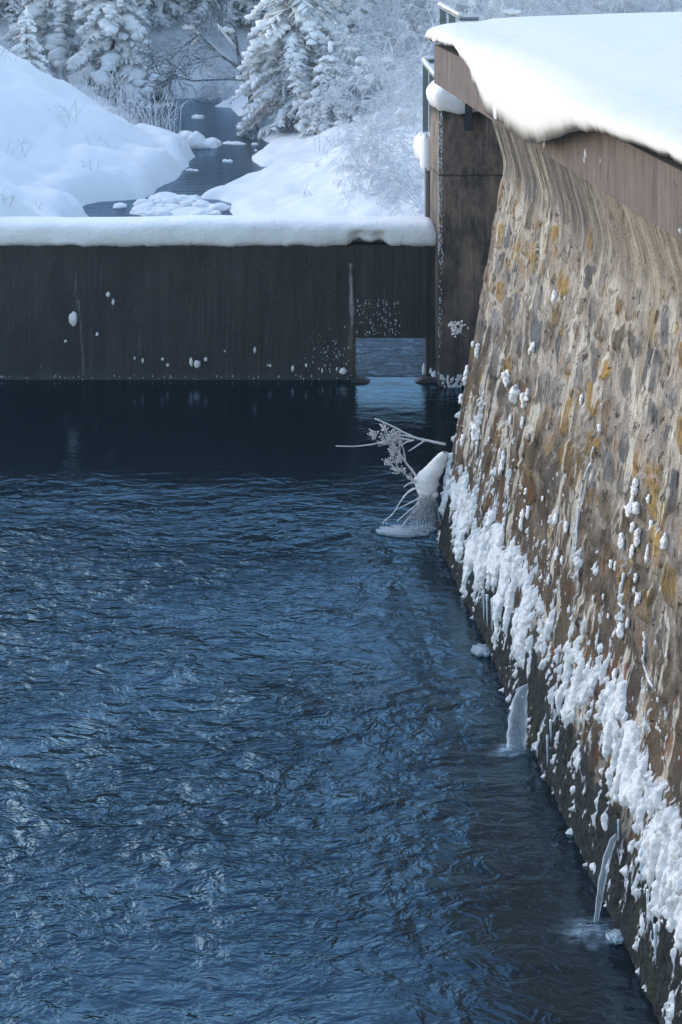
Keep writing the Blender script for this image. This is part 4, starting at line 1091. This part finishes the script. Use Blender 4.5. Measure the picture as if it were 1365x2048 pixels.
# reeds and dead stalks
def stalks(seed, n, H, spread, lean=.35):
    r = random.Random(seed); m = M()
    for i in range(n):
        b = Vector((r.gauss(0, spread), r.gauss(0, spread * .6), -.05)); a = r.gauss(0, lean); a2 = r.gauss(0, lean * .6); L = H * r.uniform(.5, 1.1)
        pts = [b + Vector((math.sin(a * t) * L * t, math.sin(a2 * t) * L * t, L * t * math.cos(a * .5))) for t in (0, .35, .7, 1)]
        m.tube(pts, [.009, .009, .008, .006], 3, cap=False)
        if r.random() < .4:
            c = pts[2]; m.tube([c, c + Vector((r.gauss(0, .12), 0, r.uniform(.02, .12)))], .006, 3, cap=False)
    return m
rd = []
for px, py, n, H, sprd, sd_ in [(262, 262, 34, 1.3, .30, 1), (300, 268, 30, 1.2, .28, 2), (232, 232, 26, 1.3, .3, 3), (205, 214, 22, 1.3, .4, 4), (325, 262, 12, .9, .2, 5), (118, 190, 20, 1.1, .4, 6), (330, 190, 22, 1.3, .4, 7), (165, 200, 20, 1.2, .4, 8)]:
    Y = (EYE - .5) * FPX / (py - HY); x = xat(px, Y)
    o = stalks(sd_, n, H, sprd).build('reed_clump', 'ftwig'); o.location = (x, Y, hz(x, Y)); rd.append(o)
series(rd, 'clump of frosted dead reeds on the left bank, {}', 'reeds', 'frosted reed clumps on the left bank')
st_ = []
for px, py, n, H, sprd, sd_ in [(15, 190, 5, .7, .2, 11), (20, 310, 6, .6, .25, 12), (140, 225, 7, .6, .25, 13), (200, 370, 4, .45, .2, 14), (180, 320, 4, .3, .2, 15), (18, 425, 5, .35, .12, 16), (75, 428, 4, .3, .12, 17), (660, 300, 6, .5, .3, 18), (700, 250, 6, .6, .3, 19), (735, 380, 6, .45, .25, 20), (610, 395, 4, .35, .2, 21)]:
    Y = 40.0
    for _ in range(25):
        x = xat(px, Y); Y = .5 * Y + .5 * (EYE - hz(x, Y)) * FPX / (py - HY)
    x = xat(px, Y); o = stalks(sd_, n, H, sprd * .8, .5).build('dead_stalks', 'ftwig'); o.location = (x, Y, hz(x, Y)); st_.append(o)
series(st_, 'thin dead stalks poking out of the snow, {}', 'dead stalks', 'dead stalks poking out of the snow')
# snowy rocks, ice rafts and the snow shelf in the stream
def rock(label, parts, seed, name='snowy_rock', cat='snowy rock', group=None):
    m = M()
    for i, (px, py, hw, hh) in enumerate(parts):
        c = G(px, py, 0); k = c.y / FPX
        m.blob((c.x, c.y, hh * k * .25), (hw * k, hw * k * 1.1, hh * k), 4 if hw > 20 else 3, None, .22, 1.5, seed + i)
    return tag(m.build(name, 'bank_snow'), label, cat, group)
rock('rounded rock under a thick snow dome at the bend of the stream', [(370, 292, 26, 24), (392, 294, 24, 22), (420, 294, 22, 15)], 1)
rock('flat narrow ice raft with snow in the middle of the stream', [(457, 288, 12, 4), (470, 288, 14, 4), (483, 289, 9, 3)], 2, 'ice_raft', 'ice raft')
rock('small crumbled snow lump in mid stream', [(450, 323, 5, 4), (459, 324, 7, 4)], 3)
rock('tiny snow patch close to the left bank edge in the stream', [(380, 341, 8, 3), (392, 342, 6, 3)], 4)
rock('long low ice raft across the far end of the stream', [(300, 213, 30, 3), (340, 212, 15, 5), (270, 210, 24, 4)], 5, 'ice_raft', 'ice raft')
rock('small snow lump near the far right bank of the stream', [(397, 237, 14, 6)], 6)
rock('snowy stones on the right edge of the stream below the spruce', [(510, 290, 7, 4), (512, 302, 3, 3)], 7)
parts = []; rr = random.Random(12)
for i in range(30):
    t = rr.random(); parts.append((rr.uniform(285, 440), rr.uniform(402, 434), rr.uniform(10, 26), rr.uniform(6, 12)))
parts += [(240, 415, 15, 7), (300, 425, 40, 8), (380, 428, 50, 8), (330, 402, 32, 13), (380, 405, 26, 10)]
rock('lumpy shelf of ice and snow crossing the stream just behind the weir wall', parts, 20, 'ice_shelf', 'ice shelf')

# ---------------------------------------------------------------- haze
hm = bpy.data.materials.new('haze'); hm.use_nodes = True; t = hm.node_tree; t.nodes.clear()
ho = t.nodes.new('ShaderNodeOutputMaterial'); pv = t.nodes.new('ShaderNodeVolumePrincipled')
pv.inputs['Color'].default_value = (.62, .85, 1.0, 1); pv.inputs['Density'].default_value = .0005; pv.inputs['Anisotropy'].default_value = .1
t.links.new(pv.outputs[0], ho.inputs['Volume'])
m = M(); m.box((-45, -9, -1.8), (45, 116, 26)); MAT['haze'] = hm
h = m.build('haze', 'haze', smooth=False); tag(h, 'cold bluish winter haze filling the valley', 'haze', None, 'stuff')
